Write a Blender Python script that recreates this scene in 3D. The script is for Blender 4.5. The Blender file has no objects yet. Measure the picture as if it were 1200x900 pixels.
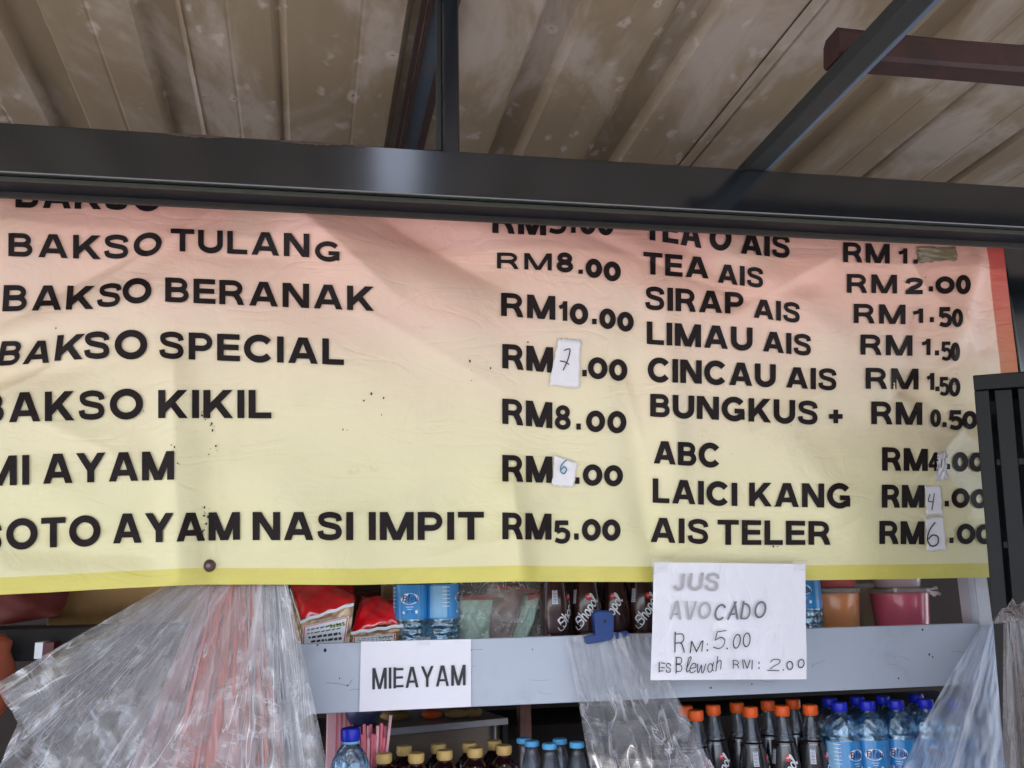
import bpy, math, random
import numpy as np
from mathutils import Vector, Matrix
random.seed(7); RNG = np.random.RandomState(11)
SC = bpy.context.scene; COL = SC.collection
# ------------------------------------------------------------------ camera
F = 1050.0
def nrm(v): v = np.array(v, float); return v / np.linalg.norm(v)
_X = nrm((6000, -110, -F)); _Z = np.array((-96, 4750, -F), float); _Z = nrm(_Z - _X * (_Z @ _X)); _Y = np.cross(_Z, _X)
RW = np.array([_X, _Y, _Z])                     # camera -> world
CAM = np.array([0.0, 0.0, 1.55])
cd = bpy.data.cameras.new('camera'); cam = bpy.data.objects.new('camera', cd); COL.objects.link(cam)
cd.sensor_width = 36; cd.lens = F / 1200 * 36; cd.clip_start = 0.01; cd.clip_end = 500
cam.matrix_world = Matrix.Translation(CAM) @ Matrix(RW.tolist()).to_4x4(); SC.camera = cam
def ray(px, py):
    px = np.asarray(px, float); py = np.asarray(py, float)
    c = np.stack([px - 600, 450 - py, np.full(np.broadcast(px, py).shape, -F)], -1)
    return c @ RW.T
def P(px, py, y):                                # point of the plane y = const seen at photo pixel (px,py)
    d = ray(px, py); k = np.asarray(y, float) / d[..., 1]
    return CAM + d * k[..., None]
def PZ(px, py, z):                               # same on a horizontal plane
    d = ray(px, py); k = (z - CAM[2]) / d[..., 2]
    return CAM + d * k[..., None]
# ------------------------------------------------------------------ world, sun, exposure
SUN_EL, SUN_AZ = 58, 205
w = bpy.data.worlds.new('World'); SC.world = w; w.use_nodes = True
nt = w.node_tree; bg = nt.nodes['Background']
sk = nt.nodes.new('ShaderNodeTexSky'); sk.sky_type = 'NISHITA'; sk.sun_disc = False
sk.sun_elevation = math.radians(SUN_EL); sk.sun_rotation = math.radians(SUN_AZ); sk.dust_density = 3.0
nt.links.new(sk.outputs[0], bg.inputs[0]); bg.inputs[1].default_value = 0.13
sl = bpy.data.lights.new('sun', 'SUN'); sl.energy = 3.6; sl.angle = math.radians(0.5); sl.color = (1, .95, .87)
so = bpy.data.objects.new('sun', sl); COL.objects.link(so)
az, el = math.radians(SUN_AZ), math.radians(SUN_EL)
sd = Vector((math.sin(az) * math.cos(el), math.cos(az) * math.cos(el), math.sin(el)))
so.rotation_euler = sd.to_track_quat('Z', 'Y').to_euler(); so.location = (0, -5, 8)
SC.view_settings.view_transform = 'Standard'; SC.view_settings.look = 'None'
SC.view_settings.exposure = 2.33; SC.view_settings.gamma = 1
SC.cycles.transparent_max_bounces = 24; SC.cycles.max_bounces = 8
SC.cycles.caustics_reflective = False; SC.cycles.caustics_refractive = False
# ------------------------------------------------------------------ helpers
def lin(c):
    return tuple(((x / 255) / 12.92 if x / 255 <= .04045 else ((x / 255 + .055) / 1.055) ** 2.4) for x in c)
def tag(o, label=None, cat=None, group=None, kind=None):
    if label: o['label'] = label
    if cat: o['category'] = cat
    if group: o['group'] = group
    if kind: o['kind'] = kind
    return o
def thing(name, label, cat, loc=(0, 0, 0), group=None, rz=0):
    o = bpy.data.objects.new(name, None); COL.objects.link(o); o.location = loc; o.rotation_euler = (0, 0, rz)
    o.empty_display_size = .05
    return tag(o, label, cat, group)
def mesh(name, V, Fc, mat, parent=None, smooth=False, uv=None, local=False):
    V = np.asarray(V, float).reshape(-1, 3)
    if parent is not None and not local:
        off = np.array(parent.location)
        if parent.parent is not None: off = off + np.array(parent.parent.location)
        V = V - off
    me = bpy.data.meshes.new(name)
    me.from_pydata(V.tolist(), [], [list(map(int, f)) for f in Fc])
    mats = mat if isinstance(mat, (list, tuple)) else [mat]
    for m in mats: me.materials.append(m)
    if smooth: me.polygons.foreach_set('use_smooth', [True] * len(me.polygons))
    if uv is not None:
        for nm, arr in (uv.items() if isinstance(uv, dict) else [('UVMap', uv)]):
            l = me.uv_layers.new(name=nm); idx = np.zeros(len(me.loops), int); me.loops.foreach_get('vertex_index', idx)
            l.data.foreach_set('uv', np.asarray(arr, float)[idx].ravel())
    me.update()
    o = bpy.data.objects.new(name, me); COL.objects.link(o)
    if parent is not None: o.parent = parent
    return o
class MB:
    def __init__(s): s.v = []; s.f = []
    def add(s, V, Fc):
        n = len(s.v); s.v += [tuple(map(float, p)) for p in V]; s.f += [[i + n for i in f] for f in Fc]; return s
    def box(s, x0, x1, y0, y1, z0, z1, bev=0.0):
        if bev <= 0:
            V = [(x, y, z) for x in (x0, x1) for y in (y0, y1) for z in (z0, z1)]
            return s.add(V, [(0, 1, 3, 2), (4, 6, 7, 5), (0, 4, 5, 1), (2, 3, 7, 6), (0, 2, 6, 4), (1, 5, 7, 3)])
        import bmesh
        bm = bmesh.new(); bmesh.ops.create_cube(bm, size=1)
        for v in bm.verts: v.co = Vector(((x0 + x1) / 2 + v.co.x * (x1 - x0), (y0 + y1) / 2 + v.co.y * (y1 - y0), (z0 + z1) / 2 + v.co.z * (z1 - z0)))
        bmesh.ops.bevel(bm, geom=bm.edges[:], offset=bev, segments=2, affect='EDGES', profile=.5)
        V = [v.co[:] for v in bm.verts]; bm.verts.index_update(); Fs = [[v.index for v in f.verts] for f in bm.faces]; bm.free()
        return s.add(V, Fs)
    def tube(s, p0, p1, r, n=10, r1=None, caps=True):
        p0, p1 = Vector(p0), Vector(p1); r1 = r if r1 is None else r1
        q = (p1 - p0).to_track_quat('Z', 'Y'); V = []
        for p, rr in ((p0, r), (p1, r1)):
            for k in range(n): V.append(p + q @ Vector((rr * math.cos(2 * math.pi * k / n), rr * math.sin(2 * math.pi * k / n), 0)))
        Fs = [(k, (k + 1) % n, n + (k + 1) % n, n + k) for k in range(n)]
        if caps: Fs += [tuple(range(n - 1, -1, -1)), tuple(range(n, 2 * n))]
        return s.add(V, Fs)
    def lathe(s, prof, n=28, c=(0, 0, 0), rfun=None):
        V = []
        for (r, z) in prof:
            for k in range(n):
                a = 2 * math.pi * k / n; rr = r * (rfun(a, z) if rfun else 1)
                V.append((c[0] + rr * math.cos(a), c[1] + rr * math.sin(a), c[2] + z))
        Fs = [(i * n + k, i * n + (k + 1) % n, (i + 1) * n + (k + 1) % n, (i + 1) * n + k) for i in range(len(prof) - 1) for k in range(n)]
        if prof[0][0] > 1e-6: Fs.append(tuple(range(n - 1, -1, -1)))
        if prof[-1][0] > 1e-6: Fs.append(tuple((len(prof) - 1) * n + k for k in range(n)))
        return s.add(V, Fs)
    def build(s, name, mat, parent=None, smooth=False, local=False): return mesh(name, s.v, s.f, mat, parent, smooth, None, local)
def flat_by_angle(o, deg=35):
    me = o.data
    try: me.set_sharp_from_angle(angle=math.radians(deg))
    except Exception: pass
    return o
# ---- materials
def new_mat(name):
    m = bpy.data.materials.new(name); m.use_nodes = True; t = m.node_tree
    return m, t, t.nodes['Principled BSDF'], t.nodes['Material Output']
def N(t, typ, **kw):
    n = t.nodes.new(typ)
    for k, v in kw.items(): setattr(n, k, v)
    return n
def ramp(t, stops, interp='LINEAR'):
    r = N(t, 'ShaderNodeValToRGB'); r.color_ramp.interpolation = interp; e = r.color_ramp.elements
    while len(e) > 1: e.remove(e[-1])
    for i, (p, c) in enumerate(stops):
        if i == 0: e[0].position = p
        else: e.new(p)
        e[i].color = (c[0], c[1], c[2], 1)
    return r
def mix(t, a, b, fac, mode='MIX'):
    m = N(t, 'ShaderNodeMix', data_type='RGBA', blend_type=mode)
    for s_, v in ((m.inputs[0], fac), (m.inputs[6], a), (m.inputs[7], b)):
        if hasattr(v, 'is_output'): t.links.new(v, s_)
        elif isinstance(v, (int, float)): s_.default_value = v
        else: s_.default_value = (v[0], v[1], v[2], 1)
    return m.outputs[2]
def noise(t, vec, scale, detail=4, rough=.6, dist=0):
    n = N(t, 'ShaderNodeTexNoise'); n.inputs['Scale'].default_value = scale; n.inputs['Detail'].default_value = detail
    n.inputs['Roughness'].default_value = rough; n.inputs['Distortion'].default_value = dist
    if vec is not None: t.links.new(vec, n.inputs['Vector'])
    return n.outputs['Fac']
def mapping(t, vec, scale=(1, 1, 1), rot=(0, 0, 0), loc=(0, 0, 0)):
    m = N(t, 'ShaderNodeMapping'); t.links.new(vec, m.inputs[0]); m.inputs['Scale'].default_value = scale
    m.inputs['Rotation'].default_value = rot; m.inputs['Location'].default_value = loc; return m.outputs[0]
def math_(t, op, a, b=0.0, clamp=False):
    m = N(t, 'ShaderNodeMath', operation=op, use_clamp=clamp)
    for i, v in enumerate((a, b)):
        if hasattr(v, 'is_output'): t.links.new(v, m.inputs[i])
        else: m.inputs[i].default_value = v
    return m.outputs[0]
def sstep(t, v, lo, hi):
    m = N(t, 'ShaderNodeMapRange', interpolation_type='SMOOTHSTEP'); t.links.new(v, m.inputs[0])
    m.inputs[1].default_value = lo; m.inputs[2].default_value = hi; return m.outputs[0]
def bump(t, bs, h, strength=.3, dist=.002):
    b = N(t, 'ShaderNodeBump'); b.inputs['Strength'].default_value = strength; b.inputs['Distance'].default_value = dist
    t.links.new(h, b.inputs['Height']); t.links.new(b.outputs[0], bs.inputs['Normal']); return b
def pos(t): return N(t, 'ShaderNodeNewGeometry').outputs['Position']
def objc(t): return N(t, 'ShaderNodeTexCoord').outputs['Object']
def plain(name, col, rough=.5, var=.25, scale=30, metal=0, bmp=.15, spec=.5, dirt=None, coat=0):
    m, t, b, o = new_mat(name); c = lin(col); v = objc(t)
    n = noise(t, v, scale, 5, .65)
    a = mix(t, tuple(x * (1 - var) for x in c), tuple(min(1, x * (1 + var)) for x in c), n)
    if dirt:
        n2 = sstep(t, noise(t, v, scale * .35, 6, .7), .52, .72); a = mix(t, a, lin(dirt), math_(t, 'MULTIPLY', n2, .7))
    t.links.new(a, b.inputs['Base Color']); b.inputs['Roughness'].default_value = rough; b.inputs['Metallic'].default_value = metal
    b.inputs['Specular IOR Level'].default_value = spec; b.inputs['Coat Weight'].default_value = coat; b.inputs['Coat Roughness'].default_value = .13 if name.startswith('navy') else .04
    if bmp: bump(t, b, n, bmp, .001)
    return m
def glass_mat(name, col=(1, 1, 1), ior=1.33, rough=.02, clear=0.0):
    m, t, b, o = new_mat(name); b.inputs['Base Color'].default_value = (*col, 1); b.inputs['Transmission Weight'].default_value = 1
    b.inputs['IOR'].default_value = ior; b.inputs['Roughness'].default_value = rough
    if clear:
        tr = N(t, 'ShaderNodeBsdfTransparent'); tr.inputs[0].default_value = (*col, 1); mx = N(t, 'ShaderNodeMixShader'); mx.inputs[0].default_value = clear
        t.links.new(b.outputs[0], mx.inputs[1]); t.links.new(tr.outputs[0], mx.inputs[2]); t.links.new(mx.outputs[0], o.inputs[0])
    return m
def film_mat(name, col, base=.10, streak=.45, rough=.12, sx=60, sy=3, tint=(1, 1, 1), crinkle=.6, gl=2.2, fw=.40):
    """clear polythene: see-through, mirror-like where it faces the light, milky where doubled or edge-on, highlights on its creases painted in as white"""
    m, t, b, o = new_mat(name); t.nodes.remove(b); uvn = N(t, 'ShaderNodeUVMap'); uvn.uv_map = 'UVMap'; u = uvn.outputs[0]
    s1 = noise(t, mapping(t, u, (sx * .5, sy, 1)), 1, 3, .55, .5)
    s2 = noise(t, mapping(t, u, (sx * .22, sy * 2.6, 1)), 1, 5, .62, 1.6)
    s3 = noise(t, mapping(t, u, (sx * 1.2, sy * 1.1, 1), (0, 0, .12)), 1, 2, .5, .9)
    def crease_glint(n_, w_): return math_(t, 'SUBTRACT', 1.0, sstep(t, math_(t, 'ABSOLUTE', math_(t, 'SUBTRACT', n_, .5)), w_ * .25, w_))
    big = sstep(t, noise(t, mapping(t, u, (sx * .10, sy * .8, 1)), 1, 3, .5), .40, .62)
    bn = N(t, 'ShaderNodeBump'); bn.inputs['Strength'].default_value = crinkle; bn.inputs['Distance'].default_value = .012
    t.links.new(math_(t, 'ADD', math_(t, 'MULTIPLY', s1, .5), s2), bn.inputs['Height'])
    lw = N(t, 'ShaderNodeLayerWeight'); lw.inputs[0].default_value = .5; t.links.new(bn.outputs[0], lw.inputs['Normal'])
    fr = N(t, 'ShaderNodeFresnel'); fr.inputs[0].default_value = 1.5; t.links.new(bn.outputs[0], fr.inputs['Normal'])
    cr = math_(t, 'MULTIPLY', math_(t, 'ADD', math_(t, 'MULTIPLY', crease_glint(s3, .020), .75), math_(t, 'MULTIPLY', crease_glint(s2, .022), .28)), big)  # white lines painted in as highlights along the creases
    a = math_(t, 'ADD', math_(t, 'MULTIPLY', cr, streak), base)
    a = math_(t, 'ADD', a, math_(t, 'MULTIPLY', sstep(t, s1, .50, .74), streak * .42))
    a = math_(t, 'ADD', a, math_(t, 'MULTIPLY', math_(t, 'POWER', lw.outputs['Facing'], 2.0), fw), True)
    gs = N(t, 'ShaderNodeBsdfGlossy'); gs.inputs['Roughness'].default_value = rough; t.links.new(bn.outputs[0], gs.inputs['Normal'])
    df = N(t, 'ShaderNodeBsdfDiffuse'); df.inputs['Color'].default_value = (*col, 1)
    tl = N(t, 'ShaderNodeBsdfTranslucent'); tl.inputs[0].default_value = (*col, 1)
    ms = N(t, 'ShaderNodeMixShader'); ms.inputs[0].default_value = .3; t.links.new(df.outputs[0], ms.inputs[1]); t.links.new(tl.outputs[0], ms.inputs[2])
    tr = N(t, 'ShaderNodeBsdfTransparent'); tr.inputs[0].default_value = (*tint, 1)
    mx = N(t, 'ShaderNodeMixShader'); t.links.new(a, mx.inputs[0]); t.links.new(tr.outputs[0], mx.inputs[1]); t.links.new(ms.outputs[0], mx.inputs[2])
    mg = N(t, 'ShaderNodeMixShader'); t.links.new(math_(t, 'MINIMUM', math_(t, 'MULTIPLY', fr.outputs[0], gl), .32), mg.inputs[0]); t.links.new(mx.outputs[0], mg.inputs[1]); t.links.new(gs.outputs[0], mg.inputs[2])
    t.links.new(mg.outputs[0], o.inputs[0]); return m
# ---- glyph strokes (box: width w, height 1)
TV, TH = .235, .195
def arc(cx, cy, rx, ry, a0, a1, n=14):
    return [(cx + rx * math.cos(math.radians(a0 + (a1 - a0) * i / n)), cy + ry * math.sin(math.radians(a0 + (a1 - a0) * i / n))) for i in range(n + 1)]
def spl(pts, n=4, closed=False):
    P_ = [np.array(p, float) for p in pts]; out = []; m = len(P_)
    for i in range(m if closed else m - 1):
        p0 = P_[(i - 1) % m] if closed or i > 0 else P_[0]; p1 = P_[i]; p2 = P_[(i + 1) % m]
        p3 = P_[(i + 2) % m] if closed or i + 2 < m else P_[-1]
        for k in range(n):
            s = k / n; out.append(tuple(.5 * ((2 * p1) + (-p0 + p2) * s + (2 * p0 - 5 * p1 + 4 * p2 - p3) * s * s + (-p0 + 3 * p1 - 3 * p2 + p3) * s ** 3)))
    if not closed: out.append(tuple(P_[-1]))
    return out
h = .115
def el(cx, cy, rx, ry): return arc(cx, cy, rx, ry, 0, 360, 28)[:-1]
# stroke: (points, thickness class 'v'/'h'/'d', closed, clip)
GL = {
 'I': (.23, [([(h, 0), (h, 1)], 'v')]),
 'L': (.70, [([(h, 0), (h, 1)], 'v'), ([(h, .0975), (.70, .0975)], 'h')]),
 'T': (.80, [([(0, .9025), (.80, .9025)], 'h'), ([(.40, 0), (.40, .85)], 'v')]),
 'E': (.74, [([(h, 0), (h, 1)], 'v'), ([(h, .0975), (.74, .0975)], 'h'), ([(h, .51), (.70, .51)], 'h'), ([(h, .9025), (.73, .9025)], 'h')]),
 'F': (.70, [([(h, 0), (h, 1)], 'v'), ([(h, .49), (.66, .49)], 'h'), ([(h, .9025), (.70, .9025)], 'h')]),
 'H': (.85, [([(h, 0), (h, 1)], 'v'), ([(.735, 0), (.735, 1)], 'v'), ([(h, .51), (.73, .51)], 'h')]),
 'A': (1.0, [([(.10, -.1), (.50, 1.1)], 'c'), ([(.90, -.1), (.50, 1.1)], 'c'), ([(.25, .29), (.75, .29)], 'h')]),
 'V': (1.0, [([(.10, 1.1), (.50, -.1)], 'c'), ([(.90, 1.1), (.50, -.1)], 'c')]),
 'M': (1.06, [([(h, 0), (h, 1)], 'v'), ([(1.06 - h, 0), (1.06 - h, 1)], 'v'), ([(.10, 1.1), (.53, -.02)], 'c'), ([(.96, 1.1), (.53, -.02)], 'c')]),
 'N': (.90, [([(h, 0), (h, 1)], 'v'), ([(.90 - h, 0), (.90 - h, 1)], 'v'), ([(.10, 1.08), (.80, -.08)], 'c')]),
 'K': (.92, [([(h, 0), (h, 1)], 'v'), ([(.15, .28), (.85, 1.12)], 'c'), ([(.38, .60), (.86, -.12)], 'c')]),
 'Y': (.95, [([(.06, 1.1), (.475, .42)], 'c'), ([(.89, 1.1), (.475, .42)], 'c'), ([(.475, 0), (.475, .48)], 'v')]),
 'O': (1.04, [(el(.52, .5, .40, .41), 'v', 1)]),
 'D': (.88, [([(h, 0), (h, 1)], 'v'), ([(h, .9025), (.38, .9025)] + arc(.38, .5, .385, .4025, 90, -90, 14) + [(h, .0975)], 'h')]),
 'C': (.96, [(arc(.51, .5, .39, .41, 38, 322, 20), 'v')]),
 'G': (1.0, [(arc(.51, .5, .39, .41, 38, 318, 20), 'v'), ([(.53, .42), (.93, .42)], 'h'), ([(.85, .06), (.85, .42)], 'h')]),
 'S': (.84, [(spl([(.72, .68), (.66, .84), (.42, .905), (.17, .84), (.135, .70), (.22, .585), (.42, .525), (.64, .45), (.71, .29), (.64, .145), (.42, .095), (.16, .15), (.10, .33)], 4), 'h')]),
 'B': (.82, [([(h, 0), (h, 1)], 'v'), ([(h, .9025), (.46, .9025)] + arc(.46, .71, .20, .1925, 90, -90, 10) + [(h, .515)], 'h'), ([(h, .514), (.48, .514)] + arc(.48, .305, .225, .2085, 90, -90, 10) + [(h, .0965)], 'h')]),
 'P': (.80, [([(h, 0), (h, 1)], 'v'), ([(h, .9025), (.44, .9025)] + arc(.44, .665, .24, .2375, 90, -90, 12) + [(h, .4275)], 'h')]),
 'R': (.86, [([(h, 0), (h, 1)], 'v'), ([(h, .9025), (.46, .9025)] + arc(.46, .68, .235, .2225, 90, -90, 12) + [(h, .4575)], 'h'), ([(.46, .46), (.55, .43), (.67, .20), (.75, -.08)], 'c')]),
 'U': (.88, [([(h, 1), (h, .40)] + arc(.44, .40, .325, .305, 180, 360, 14) + [(.88 - h, 1)], 'v')]),
 'J': (.66, [([(.54, 1), (.54, .34)] + arc(.30, .34, .24, .25, 0, -165, 12), 'v')]),
 '+': (.75, [([(.02, .5), (.73, .5)], 'h'), ([(.375, .1), (.375, .9)], 'h')]),
 '.': (.26, [([(.13, 0), (.13, .23)], 'v')]),
 ':': (.26, [([(.13, 0), (.13, .2)], 'v'), ([(.13, .5), (.13, .7)], 'v')]),
 '0': (.78, [(el(.39, .5, .28, .40), 'v', 1)]),
 '1': (.44, [([(.32, 0), (.32, 1)], 'v'), ([(.02, .68), (.22, .76), (.32, .93)], 'h')]),
 '2': (.76, [(spl([(.10, .66), (.16, .84), (.38, .905), (.60, .84), (.64, .66), (.52, .48), (.28, .32), (.14, .14)], 4), 'h'), ([(.02, .0975), (.74, .0975)], 'h')]),
 '4': (.80, [([(.56, 0), (.56, 1)], 'v'), ([(.52, .95), (.10, .30)], 'h'), ([(.02, .27), (.78, .27)], 'h')]),
 '5': (.76, [([(.68, .9025), (.17, .9025), (.14, .50)], 'h'), (spl([(.14, .50), (.38, .60), (.62, .50), (.66, .32), (.56, .14), (.34, .095), (.08, .17)], 4), 'h')]),
 '6': (.78, [(el(.39, .32, .27, .225), 'h', 1), (spl([(.64, .86), (.42, .91), (.19, .72), (.12, .40)], 5), 'h')]),
 '7': (.74, [([(0, .9025), (.72, .9025)], 'h'), ([(.66, .9), (.42, .5), (.30, 0)], 'v')]),
 '8': (.80, [(el(.40, .72, .235, .19), 'h', 1), (el(.40, .29, .275, .20), 'h', 1)]),
 'e': (.66, [(spl([(.10, .32), (.52, .36), (.48, .58), (.26, .62), (.08, .40), (.12, .10), (.34, .02), (.58, .14)], 4), 'h')]),
 's': (.56, [(spl([(.48, .56), (.26, .62), (.10, .50), (.24, .34), (.44, .20), (.36, .03), (.06, .06)], 4), 'h')]),
 'l': (.34, [(spl([(.04, .2), (.26, .80), (.20, 1.0), (.08, .88), (.08, .2), (.18, .02), (.32, .12)], 4), 'h')]),
 'u': (.66, [(spl([(.08, .62), (.08, .18), (.24, .02), (.44, .12), (.52, .6)], 4), 'h'), (spl([(.52, .62), (.52, .12), (.64, .04)], 3), 'h')]),
 'w': (.84, [(spl([(.04, .6), (.10, .12), (.22, .04), (.38, .5), (.46, .08), (.60, .04), (.74, .6)], 4), 'h')]),
 'a': (.64, [(el(.26, .3, .20, .28), 'h', 1), (spl([(.48, .6), (.46, .14), (.60, .02)], 3), 'h')]),
 'o': (.58, [(el(.28, .3, .22, .28), 'h', 1)]),
 'h': (.60, [([(.08, 0), (.10, 1.0)], 'h'), (spl([(.10, .4), (.28, .62), (.46, .5), (.48, 0)], 4), 'h')]),
 'p': (.60, [([(.04, -.4), (.12, .62)], 'h'), (el(.30, .34, .20, .26), 'h', 1)]),
}
def clip_y(poly, lo, hi):
    def cl(pl, f, y):
        o = []
        for i in range(len(pl)):
            a, b = pl[i], pl[(i + 1) % len(pl)]; ia, ib = f(a[1]), f(b[1])
            if ia: o.append(a)
            if ia != ib:
                s = (y - a[1]) / (b[1] - a[1]); o.append((a[0] + (b[0] - a[0]) * s, y))
        return o
    poly = cl(poly, lambda v: v >= lo - 1e-9, lo)
    return cl(poly, lambda v: v <= hi + 1e-9, hi) if poly else poly
def ribbon(pts, th, closed=False, clip=None, seg=5.0):
    """flat stroke in 2-D -> list of (verts, faces)"""
    P_ = [np.array(p, float) for p in pts]; Q = []
    m = len(P_)
    for i in range(m if closed else m - 1):
        a, b = P_[i], P_[(i + 1) % m]; k = max(1, int(math.ceil(np.linalg.norm(b - a) / seg)))
        for j in range(k): Q.append(a + (b - a) * j / k)
    if not closed: Q.append(P_[-1])
    n = len(Q); L, R = [], []
    for i in range(n):
        a = Q[i - 1] if (i > 0 or closed) else None; c = Q[(i + 1) % n] if (i < n - 1 or closed) else None; b = Q[i]
        d1 = nrm(b - a) if a is not None and np.linalg.norm(b - a) > 1e-9 else None
        d2 = nrm(c - b) if c is not None and np.linalg.norm(c - b) > 1e-9 else None
        if d1 is None: d1 = d2
        if d2 is None: d2 = d1
        n1 = np.array([-d1[1], d1[0]]); n2 = np.array([-d2[1], d2[0]]); mm = n1 + n2
        mm = mm / max(1e-6, np.linalg.norm(mm)); k = 1 / max(.45, mm @ n1)
        L.append(b + mm * th / 2 * k); R.append(b - mm * th / 2 * k)
    V, Fs = [], []
    rng = range(n) if closed else range(n - 1)
    for i in rng:
        j = (i + 1) % n; q = [tuple(R[i]), tuple(R[j]), tuple(L[j]), tuple(L[i])]
        if clip: q = clip_y(q, *clip)
        if len(q) >= 3:
            Fs.append(tuple(range(len(V), len(V) + len(q)))); V += q
    return V, Fs
class Ink:
    """collects flat print in a 2-D picture space; out = 2-D verts, faces, lift"""
    def __init__(s): s.v = []; s.f = []; s.k = []; s.n = 0
    def add(s, V, Fs, fn=None):
        b = len(s.v); V = [fn(*p) for p in V] if fn else V
        s.v += V; s.f += [tuple(i + b for i in f) for f in Fs]; s.k += [s.n % 12] * len(V); s.n += 1
    def poly(s, pts): s.add([tuple(p) for p in pts], [tuple(range(len(pts)))])
    def line(s, pts, th, closed=False, seg=5): s.add(*ribbon(pts, th, closed, None, seg))
    def disc(s, cx, cy, rx, ry, n=24): s.poly([(cx + rx * math.cos(2 * math.pi * i / n), cy - ry * math.sin(2 * math.pi * i / n)) for i in range(n)])
    def text(s, txt, x0, x1, yt0, yb0, yt1=None, yb1=None, slant=0., cap=None, tk=1.0, gap=.10, space=.34, seg=5., jit=0):
        """y grows downwards, as in the picture; slant = shift of the top against the foot"""
        yt1 = yt0 if yt1 is None else yt1; yb1 = yb0 if yb1 is None else yb1
        ws = [(GL[c][0] if c != ' ' else space) for c in txt]; tot = sum(ws) + gap * (len(txt) - 1); x = 0.
        capv = cap or abs(yb0 - yt0); sc = (x1 - x0) / tot
        for c, wd in zip(txt, ws):
            if c != ' ':
                a0, a1 = x / tot, (x + wd) / tot; X0, X1 = x0 + (x1 - x0) * a0, x0 + (x1 - x0) * a1
                t0, t1 = yt0 + (yt1 - yt0) * a0, yt0 + (yt1 - yt0) * a1; b0, b1 = yb0 + (yb1 - yb0) * a0, yb0 + (yb1 - yb0) * a1
                H = abs((b0 + b1) / 2 - (t0 + t1) / 2); Wp = X1 - X0
                def fn(u, v, X0=X0, Wp=Wp, H=H, t0=t0, t1=t1, b0=b0, b1=b1):
                    a = u / Wp if Wp else 0; vv = v / H
                    bb = b0 + (b1 - b0) * a; tt = t0 + (t1 - t0) * a
                    return (X0 + u + slant * vv, bb + (tt - bb) * vv)
                for st in GL[c][1]:
                    pts = [(p[0] / wd * Wp, p[1] * H) for p in st[0]]
                    if jit:
                        ja, jb, jc, jd = (random.uniform(-jit, jit) for _ in range(4)); pts = [(p[0] + ja + jb * p[1] / H * 2, p[1] + jc + jd * p[0] / max(Wp, 1) * 2) for p in pts]
                    th = {'v': TV, 'h': TH, 'c': TV * .97, 'd': TV}[st[1]] * capv * tk
                    V, Fs = ribbon(pts, th, len(st) > 2, (0, H) if st[1] == 'c' else None, seg)
                    s.add(V, Fs, fn)
            x += wd + gap
    def emit(s, name, mat, fn, parent, lift=.0028, dl=.00005):
        """fn(px array, py array, lift array) -> world points"""
        V = np.array(s.v, float); k = np.array(s.k, float)
        return mesh(name, fn(V[:, 0], V[:, 1], lift + k * dl), s.f, mat, parent)
# ---- surfaces
def patch(name, corners, mat, parent=None, nu=12, nv=12, bulge=0, rough=0, seed=0, nrm_dir=(0, -1, 0), smooth=True, thick=0, uv_scale=1):
    """grid between four 3-D corners (top-left, top-right, bottom-right, bottom-left)"""
    a, b, c, d = [np.array(p, float) for p in corners]; r = np.random.RandomState(seed); nd = np.array(nrm_dir, float)
    ph = r.rand(8) * 6.28; V = []; U = []
    for j in range(nv + 1):
        for i in range(nu + 1):
            s, t = i / nu, j / nv; p = (a * (1 - s) + b * s) * (1 - t) + (d * (1 - s) + c * s) * t
            e = math.sin(math.pi * s) * math.sin(math.pi * t)
            wv = (math.sin(7 * s + 5 * t + ph[0]) + math.sin(-9 * s + 6 * t + ph[1]) * .7 + math.sin(15 * s + 13 * t + ph[2]) * .4 + math.sin(-21 * s + 18 * t + ph[3]) * .25)
            V.append(p + nd * (bulge * e ** .5 + rough * wv)); U.append((s * uv_scale, 1 - t))
    Fs = [(j * (nu + 1) + i, (j + 1) * (nu + 1) + i, (j + 1) * (nu + 1) + i + 1, j * (nu + 1) + i + 1) for j in range(nv) for i in range(nu)]
    o = mesh(name, V, Fs, mat, parent, smooth, np.array(U))
    if thick:
        md = o.modifiers.new('thick', 'SOLIDIFY'); md.thickness = thick; md.offset = -1; es = o.modifiers.new('edge', 'EDGE_SPLIT'); es.split_angle = math.radians(45)
    return o
def pl(pts, x): return np.interp(x, [p[0] for p in pts], [p[1] for p in pts])
# ================================================================== materials
M = {}
M['ink'] = plain('print_black', (28, 18, 19), .6, .15, 90, bmp=0, spec=.2)
M['steel'] = plain('navy_painted_steel', (8, 16, 24), .2, .3, 25, bmp=.05, spec=.6, coat=1.0, dirt=(19, 20, 22))
M['steel2'] = plain('navy_channel_paint', (18, 22, 30), .5, .25, 25, bmp=.1, spec=.3)
M['steel_grey'] = plain('grey_painted_steel', (38, 42, 44), .5, .2, 22, bmp=.15, dirt=(44, 42, 40))
M['steel_lit'] = plain('blue_grey_lit_edge', (88, 104, 124), .4, .25, 22)  # paler blue stands for light on the rafter's side
M['timber'] = plain('red_brown_timber', (50, 24, 23), .65, .9, 30, bmp=1.0, dirt=(22, 12, 12))
M['olive'] = plain('dusty_olive_lip', (52, 52, 44), .6, .4, 40)
M['brown_lip'] = plain('dull_brown_lip', (46, 41, 37), .6, .3, 40)
M['board'] = plain('grey_white_laminate', (176, 184, 198), .40, .06, 7, bmp=.05, dirt=(146, 150, 160))
M['plank'] = plain('dark_plank', (60, 48, 40), .7, .3, 15)
M['white_frame'] = plain('white_painted_post', (190, 192, 200), .5, .06, 12)
M['paper'] = plain('white_paper', (232, 230, 238), .6, .02, 30, bmp=.1)
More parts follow.
